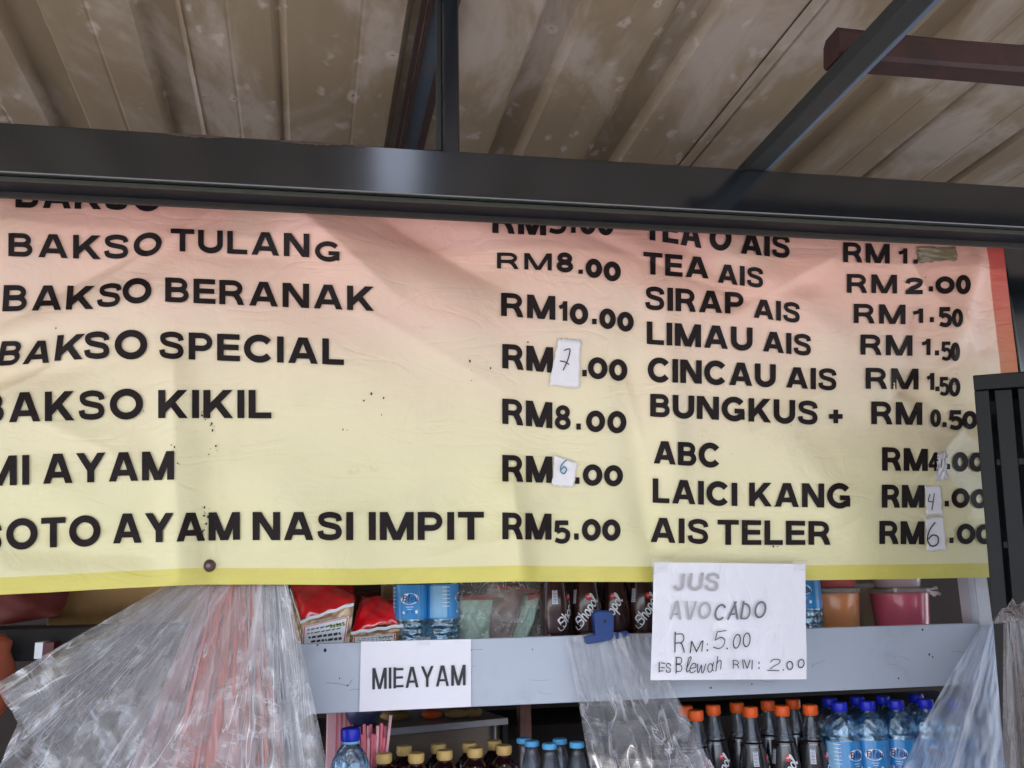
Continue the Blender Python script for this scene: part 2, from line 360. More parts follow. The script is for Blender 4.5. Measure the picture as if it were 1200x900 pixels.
def crumpled_paper():
    m, t, b, o = new_mat('creased_laminated_paper'); v = objc(t); b.inputs['Base Color'].default_value = (*lin((226, 224, 232)), 1); b.inputs['Roughness'].default_value = .3; b.inputs['Coat Weight'].default_value = .5; b.inputs['Coat Roughness'].default_value = .1
    a_ = noise(t, v, 16, 4, .55, 1.2); r_ = math_(t, 'ABSOLUTE', math_(t, 'SUBTRACT', noise(t, v, 10, 3, .5, .8), .5))
    bump(t, b, math_(t, 'ADD', a_, math_(t, 'MULTIPLY', sstep(t, r_, 0, .06), .25)), .32, .008); return m
M['paper2'] = crumpled_paper()
M['crate'] = plain('black_crate_plastic', (7, 7, 10), .42, .25, 30, bmp=.1, spec=.3, dirt=(14, 14, 16))
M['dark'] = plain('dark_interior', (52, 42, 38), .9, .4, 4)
M['concrete'] = plain('concrete_ground', (146, 148, 152), .9, .15, 3, bmp=.3)
M['earthw'] = plain('rendered_wall', (120, 110, 100), .9, .2, 3)
def roof_material():
    m, t, b, o = new_mat('weathered_roof_sheet'); p = pos(t)
    st = noise(t, mapping(t, p, (14, .9, 14)), 1, 5, .6)
    big = noise(t, mapping(t, p, (5, 2.2, 5)), 1, 5, .65, .5)
    c = mix(t, lin((130, 112, 90)), lin((156, 138, 114)), st)
    c = mix(t, c, lin((182, 168, 156)), math_(t, 'MULTIPLY', sstep(t, big, .45, .66), .75))
    # pale mineral blooms with pin holes
    vadd = N(t, 'ShaderNodeVectorMath', operation='MULTIPLY_ADD'); nz_ = N(t, 'ShaderNodeTexNoise'); nz_.inputs['Scale'].default_value = 22; t.links.new(p, nz_.inputs['Vector'])
    t.links.new(nz_.outputs['Color'], vadd.inputs[0]); vadd.inputs[1].default_value = (.045, .045, .045); t.links.new(p, vadd.inputs[2])
    vo = N(t, 'ShaderNodeTexVoronoi'); t.links.new(mapping(t, vadd.outputs[0], (21, 12, 21)), vo.inputs['Vector']); vo.inputs['Scale'].default_value = 1
    wob = math_(t, 'MULTIPLY', noise(t, p, 14, 5, .7), .62)
    dsc = math_(t, 'SUBTRACT', 1.0, sstep(t, math_(t, 'ADD', vo.outputs['Distance'], wob), .44, .60))
    msk = sstep(t, noise(t, p, 3.2, 3), .40, .52)
    sx_ = N(t, 'ShaderNodeSeparateXYZ'); t.links.new(p, sx_.inputs[0]); msk = math_(t, 'MULTIPLY', msk, math_(t, 'SUBTRACT', 1.0, sstep(t, sx_.outputs[0], .75, 1.05)))
    c = mix(t, c, lin((206, 190, 180)), math_(t, 'MULTIPLY', math_(t, 'MULTIPLY', dsc, msk), .5))
    pin = math_(t, 'SUBTRACT', 1.0, sstep(t, vo.outputs['Distance'], .035, .07))
    c = mix(t, c, lin((60, 48, 40)), math_(t, 'MULTIPLY', math_(t, 'MULTIPLY', pin, msk), .8))
    t.links.new(c, b.inputs['Base Color']); b.inputs['Roughness'].default_value = .55; b.inputs['Specular IOR Level'].default_value = .3
    bump(t, b, st, .2, .002); return m
M['roof'] = roof_material()
def banner_material():
    m, t, b, o = new_mat('printed_vinyl')
    u1 = N(t, 'ShaderNodeUVMap'); u1.uv_map = 'UVMap'; u2 = N(t, 'ShaderNodeUVMap'); u2.uv_map = 'edge'
    s1 = N(t, 'ShaderNodeSeparateXYZ'); t.links.new(u1.outputs[0], s1.inputs[0]); s2 = N(t, 'ShaderNodeSeparateXYZ'); t.links.new(u2.outputs[0], s2.inputs[0])
    U, Vv, E = s1.outputs[0], s1.outputs[1], s2.outputs[0]
    wob = noise(t, mapping(t, u1.outputs[0], (2.2, 3.2, 1)), 1, 3, .5, .8)
    rays = noise(t, mapping(t, u1.outputs[0], (2.0, 40, 1), (0, 0, math.radians(18))), 1, 3, .5)
    vv = math_(t, 'ADD', Vv, math_(t, 'MULTIPLY', math_(t, 'SUBTRACT', wob, .5), .26))
    vv = math_(t, 'ADD', vv, math_(t, 'MULTIPLY', math_(t, 'SUBTRACT', rays, .5), .035))
    vv = math_(t, 'ADD', vv, math_(t, 'MULTIPLY', sstep(t, U, 1.1, 1.9), .035))
    r = ramp(t, [(.0, lin((226, 218, 172))), (.14, lin((230, 222, 176))), (.34, lin((234, 222, 184))), (.50, lin((234, 214, 186))), (.62, lin((234, 202, 182))), (.76, lin((234, 186, 168))), (.95, lin((228, 164, 150)))])
    t.links.new(math_(t, 'DIVIDE', vv, .80), r.inputs[0])
    c = mix(t, r.outputs[0], lin((206, 196, 168)), math_(t, 'MULTIPLY', sstep(t, noise(t, u1.outputs[0], 5, 6, .6), .5, .75), .35))
    grime = sstep(t, noise(t, mapping(t, u1.outputs[0], (9, 16, 1)), 1, 7, .75), .60, .78)
    c = mix(t, c, lin((150, 138, 112)), math_(t, 'MULTIPLY', grime, .30))
    specks = sstep(t, noise(t, u1.outputs[0], 90, 2, .5), .74, .80)
    c = mix(t, c, lin((96, 84, 66)), math_(t, 'MULTIPLY', specks, .5))
    # red to orange border on the right
    rb = ramp(t, [(.0, lin((214, 150, 70))), (.45, lin((206, 138, 92))), (.68, lin((200, 106, 84))), (.85, lin((198, 84, 78)))]); t.links.new(math_(t, 'DIVIDE', Vv, .80), rb.inputs[0])
    wv = N(t, 'ShaderNodeTexWave'); wv.bands_direction = 'Y'; wv.inputs['Scale'].default_value = 14; wv.inputs['Distortion'].default_value = 3; t.links.new(u1.outputs[0], wv.inputs[0])
    rbc = mix(t, rb.outputs[0], lin((110, 46, 40)), math_(t, 'MULTIPLY', sstep(t, wv.outputs['Fac'], .93, 1.0), .12))
    bord = math_(t, 'SUBTRACT', 1.0, sstep(t, E, .040, .0425)); c = mix(t, c, rbc, bord)
    # yellow border at the foot
    ye = math_(t, 'SUBTRACT', 1.0, sstep(t, Vv, .0262, .0285))
    yc = mix(t, lin((224, 214, 108)), lin((204, 190, 100)), noise(t, mapping(t, u1.outputs[0], (9, 40, 1)), 1, 5, .7))
    c = mix(t, c, yc, ye); t.links.new(c, b.inputs['Base Color'])
    b.inputs['Roughness'].default_value = .36; b.inputs['Specular IOR Level'].default_value = .45
    n1 = noise(t, mapping(t, u1.outputs[0], (8, 5, 1)), 1, 6, .58, 1.0)
    n2 = noise(t, mapping(t, u1.outputs[0], (5, 13, 1), (0, 0, .5)), 1, 3, .5, 1.4); rdg = math_(t, 'ABSOLUTE', math_(t, 'SUBTRACT', n2, .5))
    n3 = noise(t, mapping(t, u1.outputs[0], (60, 140, 1)), 1, 3, .6)
    hh = math_(t, 'ADD', math_(t, 'ADD', n1, math_(t, 'MULTIPLY', sstep(t, rdg, 0, .10), .10)), math_(t, 'MULTIPLY', n3, .03)); bump(t, b, hh, .32, .016)
    tl = N(t, 'ShaderNodeBsdfTranslucent'); t.links.new(c, tl.inputs[0]); ms = N(t, 'ShaderNodeMixShader'); ms.inputs[0].default_value = .06
    t.links.new(b.outputs[0], ms.inputs[1]); t.links.new(tl.outputs[0], ms.inputs[2]); t.links.new(ms.outputs[0], o.inputs[0]); return m
M['banner'] = banner_material()
# ================================================================== ground and shell of the stall
g = MB(); g.box(-60, 60, -60, 60, -.1, 0); tag(g.build('ground', M['concrete']), kind='structure')
# ---- roof
d_roof = nrm(ray(357, 738)); d_roof = d_roof / d_roof[1]
Y0R = 2.08; R0 = P(600, 180, Y0R)
rn = nrm(np.cross(np.array([1.0, 0, 0]), d_roof));  rn = rn if rn[2] > 0 else -rn
def roof_hit(px, py):
    d = ray(px, py); k = ((R0 - CAM) @ rn) / (d @ rn); return CAM + d * k
edges = [(180, 155), (320, 164), (455, 173), (577, 181), (697, 188), (805, 195), (905, 201), (1005, 207), (1100, 213)]
us = []
for e in edges:
    p = roof_hit(*e); us.append(p[0] - d_roof[0] * (p[1] - R0[1]))
slope_, icpt = np.polyfit(range(len(us)), us, 1); PER = slope_; U0 = icpt
roof = thing('corrugated_roof', 'weathered brown corrugated roof sheets seen from below above the dark beam', 'roof', tuple(R0))
HR = .028
THIN = (1, 5, 7, 8, 10, 11, -3, -6)
def roof_z(s):
    k_ = math.floor(s + 1e-6); s = s % 1.0; w_ = .36
    if k_ in THIN: return .45 if abs(s - .06) < .01 else 0.0
    if s < .06: return s / .06
    if s < w_ - .06: return 1.0
    if s < w_: return (w_ - s) / .06
    return 0.0
ya, yb = -2.2, 3.4
# a missing strip of sheet overhead, behind the viewer: its patch of sky glints on the beam
hb = P(np.array([436., 506.]), np.array([205., 207.]), 1.45); hd = ray(np.array([436., 506.]), np.array([205., 207.])); G0, G1_ = .20, .80
GX0, GX1 = [hb[k][0] + hd[k][0] / hd[k][1] * .90 for k in (0, 1)]
def sheet(k0, k1, dz):
    ss = []
    for k in range(k0, k1 + 1): ss += [k + q for q in (0, .06, .12, .30, .36, .66, .68, .70)]
    ss = [s for s in ss if s <= k1 + .37]; V = []; ys = [ya, -.8, 0, G0, G1_, 1.0, 1.4, 1.8, 2.2, 2.6, 3.0, yb]; ny = len(ys) - 1
    for j in range(ny + 1):
        y = ys[j]
        for s in ss:
            f = s % 1.0; b_ = (roof_z(s) * HR) + (.0016 if .67 < f < .69 else 0)
            u = U0 + s * PER; p = R0 + d_roof * (y - R0[1]) + np.array([u - R0[0], 0, 0]) + rn * (b_ + dz + .0012 * math.sin(3 * y + s * 5))
            V.append(p)
    n = len(ss); Fs = [(j * n + i, j * n + i + 1, (j + 1) * n + i + 1, (j + 1) * n + i) for j in range(ny) for i in range(n - 1) if not (j == 3 and GX0 - .02 < V[(j + 1) * n + i][0] < GX1 and V[j * n + i + 1][0] > GX0)]
    o = mesh('roof_sheet', V, Fs, M['roof'], roof); md = o.modifiers.new('t', 'SOLIDIFY'); md.thickness = .0012; md.offset = 1
for i, k0 in enumerate(range(-13, 15, 4)): sheet(k0 + 1, k0 + 5, .004 * (i % 2))
M['lath'] = plain('dark_brown_lath', (58, 40, 36), .6, .3, 30); M['blue_sheet'] = plain('blue_grey_sheet', (84, 94, 104), .5, .25, 14, dirt=(120, 84, 66))
def strip_at(name, pxa, pxb, drop, mat, th=.004):
    a, c = roof_hit(pxa, 176), roof_hit(pxb, 176); V = []
    for y in (ya, yb):
        for q in (a, c):
            p = q + d_roof * (y - q[1]); V += [p - rn * drop, p - rn * (drop + th)]
    mesh(name, V, [(0, 2, 6, 4), (1, 5, 7, 3), (0, 1, 3, 2), (4, 6, 7, 5), (0, 4, 5, 1), (2, 3, 7, 6)], mat, roof)
strip_at('lath', 461, 466, .002, M['lath'], .010); strip_at('lath', 468, 472, .002, M['lath'], .014); strip_at('lath', 488, 495, .002, M['lath'], .012)
strip_at('roof_patch_sheet', 472.5, 487.5, .003, M['blue_sheet'], .002)
strip_at('lap_seam', 808, 808.9, .001, M['lath'], .0015); strip_at('lap_flange', 809.5, 822, .0005, M['roof'], .003)
# ---- beam
YBm = 1.45
def zat(px, py, y): return P(px, py, y)[2]
zt = zat(600, 181, YBm); zb = zat(600, 234.5, YBm)
beam = thing('steel_beam', 'long dark navy painted steel beam crossing above the menu banner', 'beam', (0, YBm, zb))
BX0, BX1 = -2.2, 3.2
b = MB(); b.box(BX0, BX1, YBm, YBm + .05, zb, zt, .0028); o = b.build('box_section', M['steel'], beam)
z_a = zat(600, 243, YBm + .012); z_c = zat(600, 261.5, YBm + .060); z_b = zat(600, 260, YBm + .060)
b = MB(); b.box(BX0, BX1, YBm + .012, YBm + .016, z_a, zb - .0005, .0008); b.build('upper_lip', M['olive'], beam)
b = MB(); b.box(BX0, BX1, YBm + .0165, YBm + .0595, z_a + .0015, zb - .0005, .001); b.build('channel', M['steel2'], beam)
b = MB(); b.box(BX0, BX1, YBm + .060, YBm + .064, z_c, zb - .001, .0008); b.build('lower_lip', M['brown_lip'], beam)
M['rust'] = plain('rust_scale', (70, 56, 48), .8, .5, 60, bmp=.8)
rr2 = random.Random(9)
for (xa_, xb_) in ((196, 262), (330, 402), (415, 428)):
    n_ = 26; V = []; 
    for i_ in range(n_ + 1):
        px_ = xa_ + (xb_ - xa_) * i_ / n_; e_ = math.sin(math.pi * i_ / n_); q_ = P(px_, 150, YBm)[0]; hh_ = .0045 * e_ * rr2.uniform(.2, 1)
        V += [(q_, YBm - .0006, zt - .0035 - hh_), (q_, YBm - .0009, zt - .001 + .001 * e_), (q_, YBm + .006, zt + .0012)]
    mesh('rust_scale', V, [(3 * i_ + k_, 3 * i_ + 3 + k_, 3 * i_ + 4 + k_, 3 * i_ + 1 + k_) for i_ in range(n_) for k_ in (0, 1)], M['rust'], beam)
# upright strut
strut = thing('upright_strut', 'dark square steel upright rising from the beam to the roof', 'strut', tuple(P(526, 178, YBm + .02)))
a0 = P(519, 178, YBm + .012); a1 = P(539, 178, YBm + .012); q0 = P(514, 0, YBm + .012); q1 = P(536, 0, YBm + .012)
roofz = lambda x, y: R0[2] + d_roof[2] * (y - R0[1])
b = MB(); b.box(a0[0], a1[0], YBm + .012, YBm + .042, zt + .0005, roofz(0, YBm) + .02, .0035); b.build('square_tube', M['steel'], strut)
b = MB()
for i_ in range(16): xq_ = a0[0] - .002 + (a1[0] - a0[0] + .004) * i_ / 15; b.lathe([(.0001, -.002), (.0026, -.0005), (.0026, .001), (.0001, .0028)], 8, (xq_, YBm + .0105, zt + .0012))
b.build('weld_bead', M['steel'], strut, True)
b = MB(); b.box(a0[0] - .010, a0[0] - .0005, YBm + .025, YBm + .045, zt + .0005, roofz(0, YBm) + .02, .001); b.build('back_flange', M['steel_grey'], strut)
# rafter on the beam
pL = P(872, 203, YBm + .02); pR = P(892, 205, YBm + .02)
zr = zt + .0006
raf = thing('rafter', 'grey steel rafter running up over the beam under the roof', 'rafter', (pL[0], YBm, zr))
b = MB(); b.box(pL[0], pR[0], -.9, 1.9, zr, zr + .026, .003); b.build('square_tube', M['steel_grey'], raf)
b = MB(); b.box(pR[0] + .0005, pR[0] + .009, -.9, 1.9, zr + .001, zr + .010, .001); b.build('lit_side_strip', M['steel_lit'], raf)  # lit side of the tube, put in as a paler blue strip
# timber above the rafter
zt2 = zr + .0275; c0 = PZ(975, 74, zt2); c1 = PZ(980, 33, zt2 + .0)
tim = thing('timber_batten', 'red brown timber batten lying across the grey rafter under the roof', 'timber', (c0[0], c0[1], zt2))
ang = random.uniform
V = []; nseg = 24
y_a = c0[1]; ht = .05
for i in range(nseg + 1):
    x = c0[0] + 1.6 * i / nseg
    for k, (dy, dz) in enumerate(((-.024, .006), (-.018, 0), (.020, 0), (.026, .008), (.026, .042), (.018, .05), (-.018, .05), (-.024, .042))):
        V.append((x + (.004 * dz / .05 if i == 0 else 0), y_a + dy + .0015 * math.sin(9 * x + k), zt2 + dz + (.001 * math.sin(13 * x + 2 * k) if dz > 0 else 0)))
Fs = [(i * 8 + k, i * 8 + (k + 1) % 8, (i + 1) * 8 + (k + 1) % 8, (i + 1) * 8 + k) for i in range(nseg) for k in range(8)] + [tuple(range(8)), tuple(nseg * 8 + k for k in range(7, -1, -1))]
tim_o = mesh('batten', V, Fs, M['timber'], tim)
# posts, back wall
YB = 1.60
pp = P(1181, 330, 1.72)
post = thing('stall_post', 'dark blue steel post at the right end of the banner', 'post', (pp[0], 1.72, 0))
b = MB(); b.box(pp[0], pp[0] + .06, 1.72, 1.78, 0, zat(1190, 250, 1.72), .004); b.build('upright', M['steel'], post)
b = MB(); b.box(pp[0] + .064, pp[0] + .14, 1.80, 1.802, 1.0, zat(1190, 255, 1.8)); b.build('side_sheet', M['roof'], post)
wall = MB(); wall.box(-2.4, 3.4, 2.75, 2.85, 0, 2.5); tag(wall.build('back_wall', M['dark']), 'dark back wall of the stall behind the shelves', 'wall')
# ================================================================== banner
PXM = 1.0
zbot_pts = [(-300, 712), (-60, 700), (0, 697), (60, 694), (150, 689), (235, 685), (330, 685), (420, 685.5), (500, 683.5), (600, 681.5), (760, 682), (945, 680), (1060, 678.5), (1165, 676.5), (1230, 676)]
bx = []; bz = []
for (px_, py_) in zbot_pts:
    q = P(px_, py_, YB); bx.append(q[0]); bz.append(q[2])
rx_pts = [(1177, 292), (1185, 350), (1193, 415), (1204, 540), (1216, 677)]
rz = []; rxx = []
for (px_, py_) in rx_pts:
    q = P(px_, py_, YB); rz.append(q[2]); rxx.append(q[0])
rz, rxx = np.array(rz)[::-1], np.array(rxx)[::-1]
ztop = zat(600, 232, YB)
def mpt(px_, py_): q = P(px_, py_, YB); return q[0], q[2]
FOLDS = [  # (px0,py0,px1,py1, sigma px, amplitude m, + towards the camera)
 (330, 235, 440, 330, 26, .012), (440, 235, 585, 320, 24, -.012), (470, 330, 560, 400, 30, .008), (230, 360, 480, 470, 40, .006),
 (-40, 452, 90, 415, 16, -.012), (20, 395, 170, 330, 22, .010), (130, 340, 250, 235, 18, -.008), (-30, 330, 40, 250, 20, .008),
 (205, 420, 215, 690, 14, .006), (248, 500, 250, 690, 10, -.005), (300, 540, 420, 700, 30, .006), (595, 560, 612, 690, 12, .006),
 (640, 470, 660, 690, 26, -.005), (735, 420, 765, 640, 14, -.007), (770, 330, 790, 560, 16, .007), (700, 230, 870, 330, 16, -.007),
 (860, 300, 1000, 420, 22, .007), (1090, 300, 1075, 470, 16, -.010), (1110, 420, 1145, 300, 12, .009), (1060, 445, 1150, 500, 12, -.010),
 (1080, 520, 1140, 600, 16, .006), (900, 500, 1020, 640, 26, .005), (420, 590, 560, 560, 22, -.004), (30, 560, 140, 620, 20, .005), (0, 640, 180, 650, 12, -.005), (850, 360, 960, 330, 10, -.004)]
FM = []
for f in FOLDS:
    a, c = mpt(f[0], f[1]), mpt(f[2], f[3]); FM.append((a[0], a[1], c[0], c[1], f[4] / 640., f[5]))
rr_ = np.random.RandomState(5); WAV = [(rr_.uniform(4, 26), rr_.uniform(-14, 14), rr_.uniform(0, 6.28)) for _ in range(14)]
CREASE = []
for f in [(335, 240, 460, 345, 24, .0035), (455, 250, 590, 335, 22, -.0035), (120, 330, 260, 236, 20, .003), (-20, 470, 100, 405, 16, .004), (20, 480, 190, 560, 26, .002), (205, 400, 212, 690, 16, .0022),
          (598, 545, 606, 690, 14, .0025), (660, 260, 860, 345, 22, -.003), (840, 380, 980, 300, 18, .0028), (1060, 300, 1150, 420, 16, .0035), (1040, 470, 1150, 410, 14, -.0035), (1070, 560, 1150, 480, 14, .003),
          (730, 440, 775, 600, 14, .0028), (420, 360, 590, 460, 30, .0022), (250, 300, 420, 300, 20, -.002), (0, 380, 150, 300, 20, -.0028), (860, 520, 1000, 440, 20, .002), (900, 640, 1060, 560, 24, .002), (300, 650, 460, 590, 24, .002), (60, 640, 240, 600, 20, -.002), (480, 660, 640, 620, 16, .002), (780, 660, 900, 600, 14, -.002)]:
    a, c = mpt(f[0], f[1]), mpt(f[2], f[3]); CREASE.append((a[0], a[1], c[0], c[1], f[4] / 640., f[5] * 2.2))
def W(x, z):
    x = np.asarray(x, float); z = np.asarray(z, float); y = np.zeros(np.broadcast(x, z).shape)
    for (x0, z0, x1, z1, s, A) in FM:
        dx, dz = x1 - x0, z1 - z0; L = math.hypot(dx, dz); tx, tz = dx / L, dz / L
        u = (x - x0) * tx + (z - z0) * tz; v = -(x - x0) * tz + (z - z0) * tx
        e = 1 / (1 + np.exp(-u / (.6 * s))) * 1 / (1 + np.exp(-(L - u) / (.6 * s)))
        y = y - A * np.exp(-v * v / (2 * s * s)) * e
    for (x0, z0, x1, z1, s, A) in CREASE:
        dx, dz = x1 - x0, z1 - z0; L = math.hypot(dx, dz); tx, tz = dx / L, dz / L
        u = (x - x0) * tx + (z - z0) * tz; v = -(x - x0) * tz + (z - z0) * tx
        e = 1 / (1 + np.exp(-u / .02)) * 1 / (1 + np.exp(-(L - u) / .02))
        y = y - A * np.exp(-np.sqrt(v * v + 9e-6) / s) * e
    for (kx, kz, ph) in WAV: y = y - .010 / (3 + math.hypot(kx, kz)) * np.sin(kx * x + kz * z + ph)
    return y * 2.3
def on_banner(px_, py_, lift=0.0):
    y = np.full(np.shape(px_), YB, float)
    for _ in range(7):
        q = P(px_, py_, y); y = YB + W(q[..., 0], q[..., 2])
    q = P(px_, py_, y - np.asarray(lift)); return q
xL = bx[0]; nxx, nz = 560, 210
zlow = min(bz)
tt = np.linspace(0, 1, nz + 1); ssn = np.linspace(0, 1, nxx + 1)
S_, T_ = np.meshgrid(ssn, tt)
zz = np.zeros_like(S_); xx = np.zeros_like(S_)
for it in range(3):
    xr = np.interp(zz if it else np.full_like(S_, 1.9), rz, rxx)
    xx = xL + (xr - xL) * S_
    zb_ = np.interp(xx, bx, bz); zz = zb_ + (ztop - zb_) * T_
yy = YB + W(xx, zz)
VB = np.stack([xx, yy, zz], -1).reshape(-1, 3)
UVm = np.stack([xx - xL, zz - np.interp(xx, bx, bz)], -1).reshape(-1, 2)
xr = np.interp(zz, rz, rxx); UVe = np.stack([xr - xx, xx * 0], -1).reshape(-1, 2)
idx = np.arange((nz + 1) * (nxx + 1)).reshape(nz + 1, nxx + 1)
FB = np.stack([idx[:-1, :-1], idx[:-1, 1:], idx[1:, 1:], idx[1:, :-1]], -1).reshape(-1, 4)
ban = thing('menu_banner', 'large creased pink to yellow vinyl menu banner printed with food and drink prices', 'banner', (0, YB, float(zlow)))
mesh('vinyl_sheet', VB, FB, M['banner'], ban, True, {'UVMap': UVm, 'edge': UVe})
LINES = [
 # left column
 [('BAKSO', 18, 190, 211, 243, 217, 247)],
 [('BAK', 9, 119, 273, 300, 276, 304), ('S', 121, 152, 275, 303), ('O', 154, 188, 273.5, 300, 273, 299, 4), ('TULAN', 200, 363, 268, 294, 274, 301.5), ('G', 368, 400, 283, 305, 284, 307)],
 [('BAK', 2, 110, 334, 365, 335, 362, 2), ('S', 112, 141, 333, 360, 331, 359, 4), ('O', 143, 178, 327.5, 355.5, 326, 354), ('BERANAK', 193, 439, 325, 353.5, 336, 364.5)],
 [('BA', -5, 58, 400, 429, 399, 425, 7), ('K', 63, 97, 393, 423, 391, 421, 4), ('SO', 98, 173, 389, 420.5, 387, 420), ('SPECIAL', 186, 403, 388, 420, 397.5, 427.5)],
 [('BAKSO', -26, 168, 461, 496, 456, 490), ('KIKIL', 185, 318, 457, 490, 457, 490)],
 [('MI', -25, 35, 535, 570, 533, 568), ('AYAM', 50, 204, 532, 567, 528.5, 562)],
 [('S', -27, 3, 611, 646), ('OTO', 7, 118, 609, 644, 604, 639), ('AYAM', 132, 281, 602, 637, 600, 632.5), ('NASI', 296, 414, 600, 633, 600, 633), ('IMPIT', 432, 567, 600, 633, 600, 632.5)],
 # prices of the left column
 [('RM', 577, 640, 242, 273, 244, 276), ('5', 642, 664, 248, 274), ('.', 668, 676, 243, 273), ('0', 680, 698, 250, 274), ('0', 701, 719, 251, 275)],
 [('RM', 581, 648, 296, 314.5, 297, 317), ('8', 652, 672, 296, 318, 297, 319), ('.', 677, 684, 299, 321), ('0', 687, 705, 304, 324, 305, 325), ('0', 708, 727, 307, 328, 308, 329)],
 [('RM', 587, 651, 343, 370, 347, 375), ('1', 655, 665, 353, 376), ('0', 668, 689, 356, 379, 357, 380), ('.', 693, 700, 352, 380), ('0', 703, 721, 362, 384, 363, 385), ('0', 724, 742, 366, 387, 367, 388)],
 [('RM', 589, 648, 403, 431.5, 407, 437), ('.', 682, 688, 408, 441), ('0', 689, 712, 419, 443, 420, 444), ('0', 714, 735, 421.5, 445, 422, 446)],
 [('RM', 589, 647, 467, 496.5, 471.5, 502), ('8', 650, 669, 475, 503, 475, 504), ('.', 674, 682, 472, 503.5), ('0', 687, 709, 482, 505.5), ('0', 712, 734, 482.5, 507)],
 [('RM', 589, 647, 533, 564, 535, 566), ('.', 673, 680, 534, 567), ('0', 683, 706, 545, 568.5), ('0', 708, 730, 546, 569)],
 [('RM', 589, 646, 600.5, 632, 602, 632.5), ('5', 649, 668, 610, 637), ('.', 672, 679, 600, 632.5), ('0', 682, 704, 609, 633), ('0', 706, 727, 609.5, 633)],
 # drinks
 [('TEA', 755, 822, 251, 280, 258, 291), ('O', 832, 857, 265, 293), ('AIS', 868, 926, 272, 297, 276, 303)],
 [('TEA', 754, 831, 295, 321, 302, 326.5), ('AIS', 841, 895, 309, 331, 314, 338)],
 [('SIRAP', 756, 872, 335, 363, 343.5, 368), ('AIS', 883, 938, 350, 372, 355, 379)],
 [('LIMAU', 758, 882, 376.5, 403, 384, 411), ('AIS', 894, 951, 388, 411.5, 392, 417.5)],
 [('CINCAU', 759, 909, 419, 447, 427, 453.5), ('AIS', 921, 981, 430, 454, 432, 458)],
 [('BUNGKUS', 762, 959, 461.5, 488, 470, 498), ('+', 971, 988, 478, 498)],
 [('ABC', 766, 844, 516.5, 543, 520, 548)],
 [('LAICI', 765, 864, 560.5, 589, 566, 593), ('KANG', 878, 998, 565.5, 593, 567, 595.5)],
 [('AIS', 762, 831, 606.5, 635, 608.5, 638), ('TELER', 841, 974, 609, 638.5, 611, 638.5)],
 # prices of the drinks
 [('RM', 988, 1043, 284, 307, 286, 309), ('1', 1053, 1064, 291, 309), ('.', 1069, 1077, 288, 309)],
 [('RM', 992, 1052, 321, 343, 322, 344), ('2', 1061, 1082, 326, 344), ('.', 1087, 1095, 315, 341.5), ('0', 1096, 1119, 325, 343), ('0', 1121, 1137, 323, 344)],
 [('RM', 1000, 1062, 356, 378.5, 357, 380), ('1', 1070, 1083, 361.5, 378.5), ('.', 1088, 1096, 352, 377.5), ('5', 1100, 1115, 360, 383), ('0', 1116, 1128, 362, 383)],
 [('RM', 1008, 1070, 392, 415.5, 393, 417), ('1', 1080, 1091, 397, 416), ('.', 1095, 1101, 391, 416.5), ('5', 1103, 1115, 400, 423), ('0', 1115, 1124, 401.5, 423)],
 [('RM', 1014, 1077, 431, 455.5, 432, 456.5), ('1', 1086, 1095, 437, 457), ('.', 1096, 1101, 434, 458.5), ('5', 1101, 1112, 441.5, 464), ('0', 1112, 1125, 443, 464.5)],
 [('RM', 1021, 1081, 470.5, 497, 471.5, 498), ('0', 1091, 1102, 480, 500), ('.', 1104, 1110, 475, 500.5), ('5', 1112, 1128, 481, 503.5), ('0', 1128, 1145, 482.5, 502)],
 [('RM', 1034, 1087, 524, 551.5, 526, 552), ('4', 1088, 1101, 530, 552), ('.', 1108, 1114, 522, 550), ('0', 1117, 1134, 530.5, 552), ('0', 1136, 1154, 531, 552)],
 [('RM', 1034, 1083, 568, 595, 568.5, 595), ('.', 1106, 1113, 565, 593.5), ('0', 1115, 1136, 573, 594.5), ('0', 1138, 1158, 574, 595)],
 [('RM', 1031, 1083, 610.5, 637.5, 611, 638), ('.', 1111, 1119, 608, 636.5), ('0', 1121, 1143, 614.5, 637), ('0', 1144, 1164, 615, 637)],
]
for L_ in LINES:
    for s in L_:
        ik = Ink()
        txt, x0, x1, t0, b0 = s[:5]; t1, b1 = (s[5], s[6]) if len(s) > 6 else (t0, b0); sl_ = s[7] if len(s) > 7 else 0
        capv = (33 if x0 < 575 else 29 if x0 < 750 else 27)
        if len(txt) > 1 or txt in 'SGOK': capv = min(capv, (b0 - t0 + b1 - t1) / 2)
        big = all(c not in '0123456789.' for c in txt)
        tkk = 1.02 if big else (.93 if txt != '0' else .92)
        if not big and x1 - x0 < 15: tkk *= .8
        ik.text(txt, x0, x1, t0, b0, t1, b1, sl_, capv, tkk * 1.05, gap=.11)
        ik.emit('lettering', M['ink'], on_banner, ban)
# dark specks and scuffs rubbed into the print
ik = Ink(); rs_ = random.Random(21)
for (cx_, cy_, n_, sp_) in ((237, 487, 7, 4), (248, 499, 5, 3), (251, 525, 4, 5), (243, 604, 9, 7), (240, 622, 6, 6), (204, 524, 3, 4), (207, 545, 2, 3), (1118, 447, 14, 5), (140, 720, 2, 9), (67, 383, 2, 4), (430, 500, 6, 40), (560, 420, 4, 40), (900, 610, 6, 50), (1080, 330, 5, 12)):
    for _ in range(n_): r_ = rs_.uniform(.4, 1.3); ik.disc(cx_ + rs_.gauss(0, sp_ * .5), cy_ + rs_.gauss(0, sp_ * .7), r_, r_ * rs_.uniform(.7, 1.8), 7)
sp = ik.emit('scuff_marks', plain('scuff_black', (52, 44, 38), .8, .3, 80, bmp=0), on_banner, ban, .0042, .00003); sp['kind'] = 'stuff'
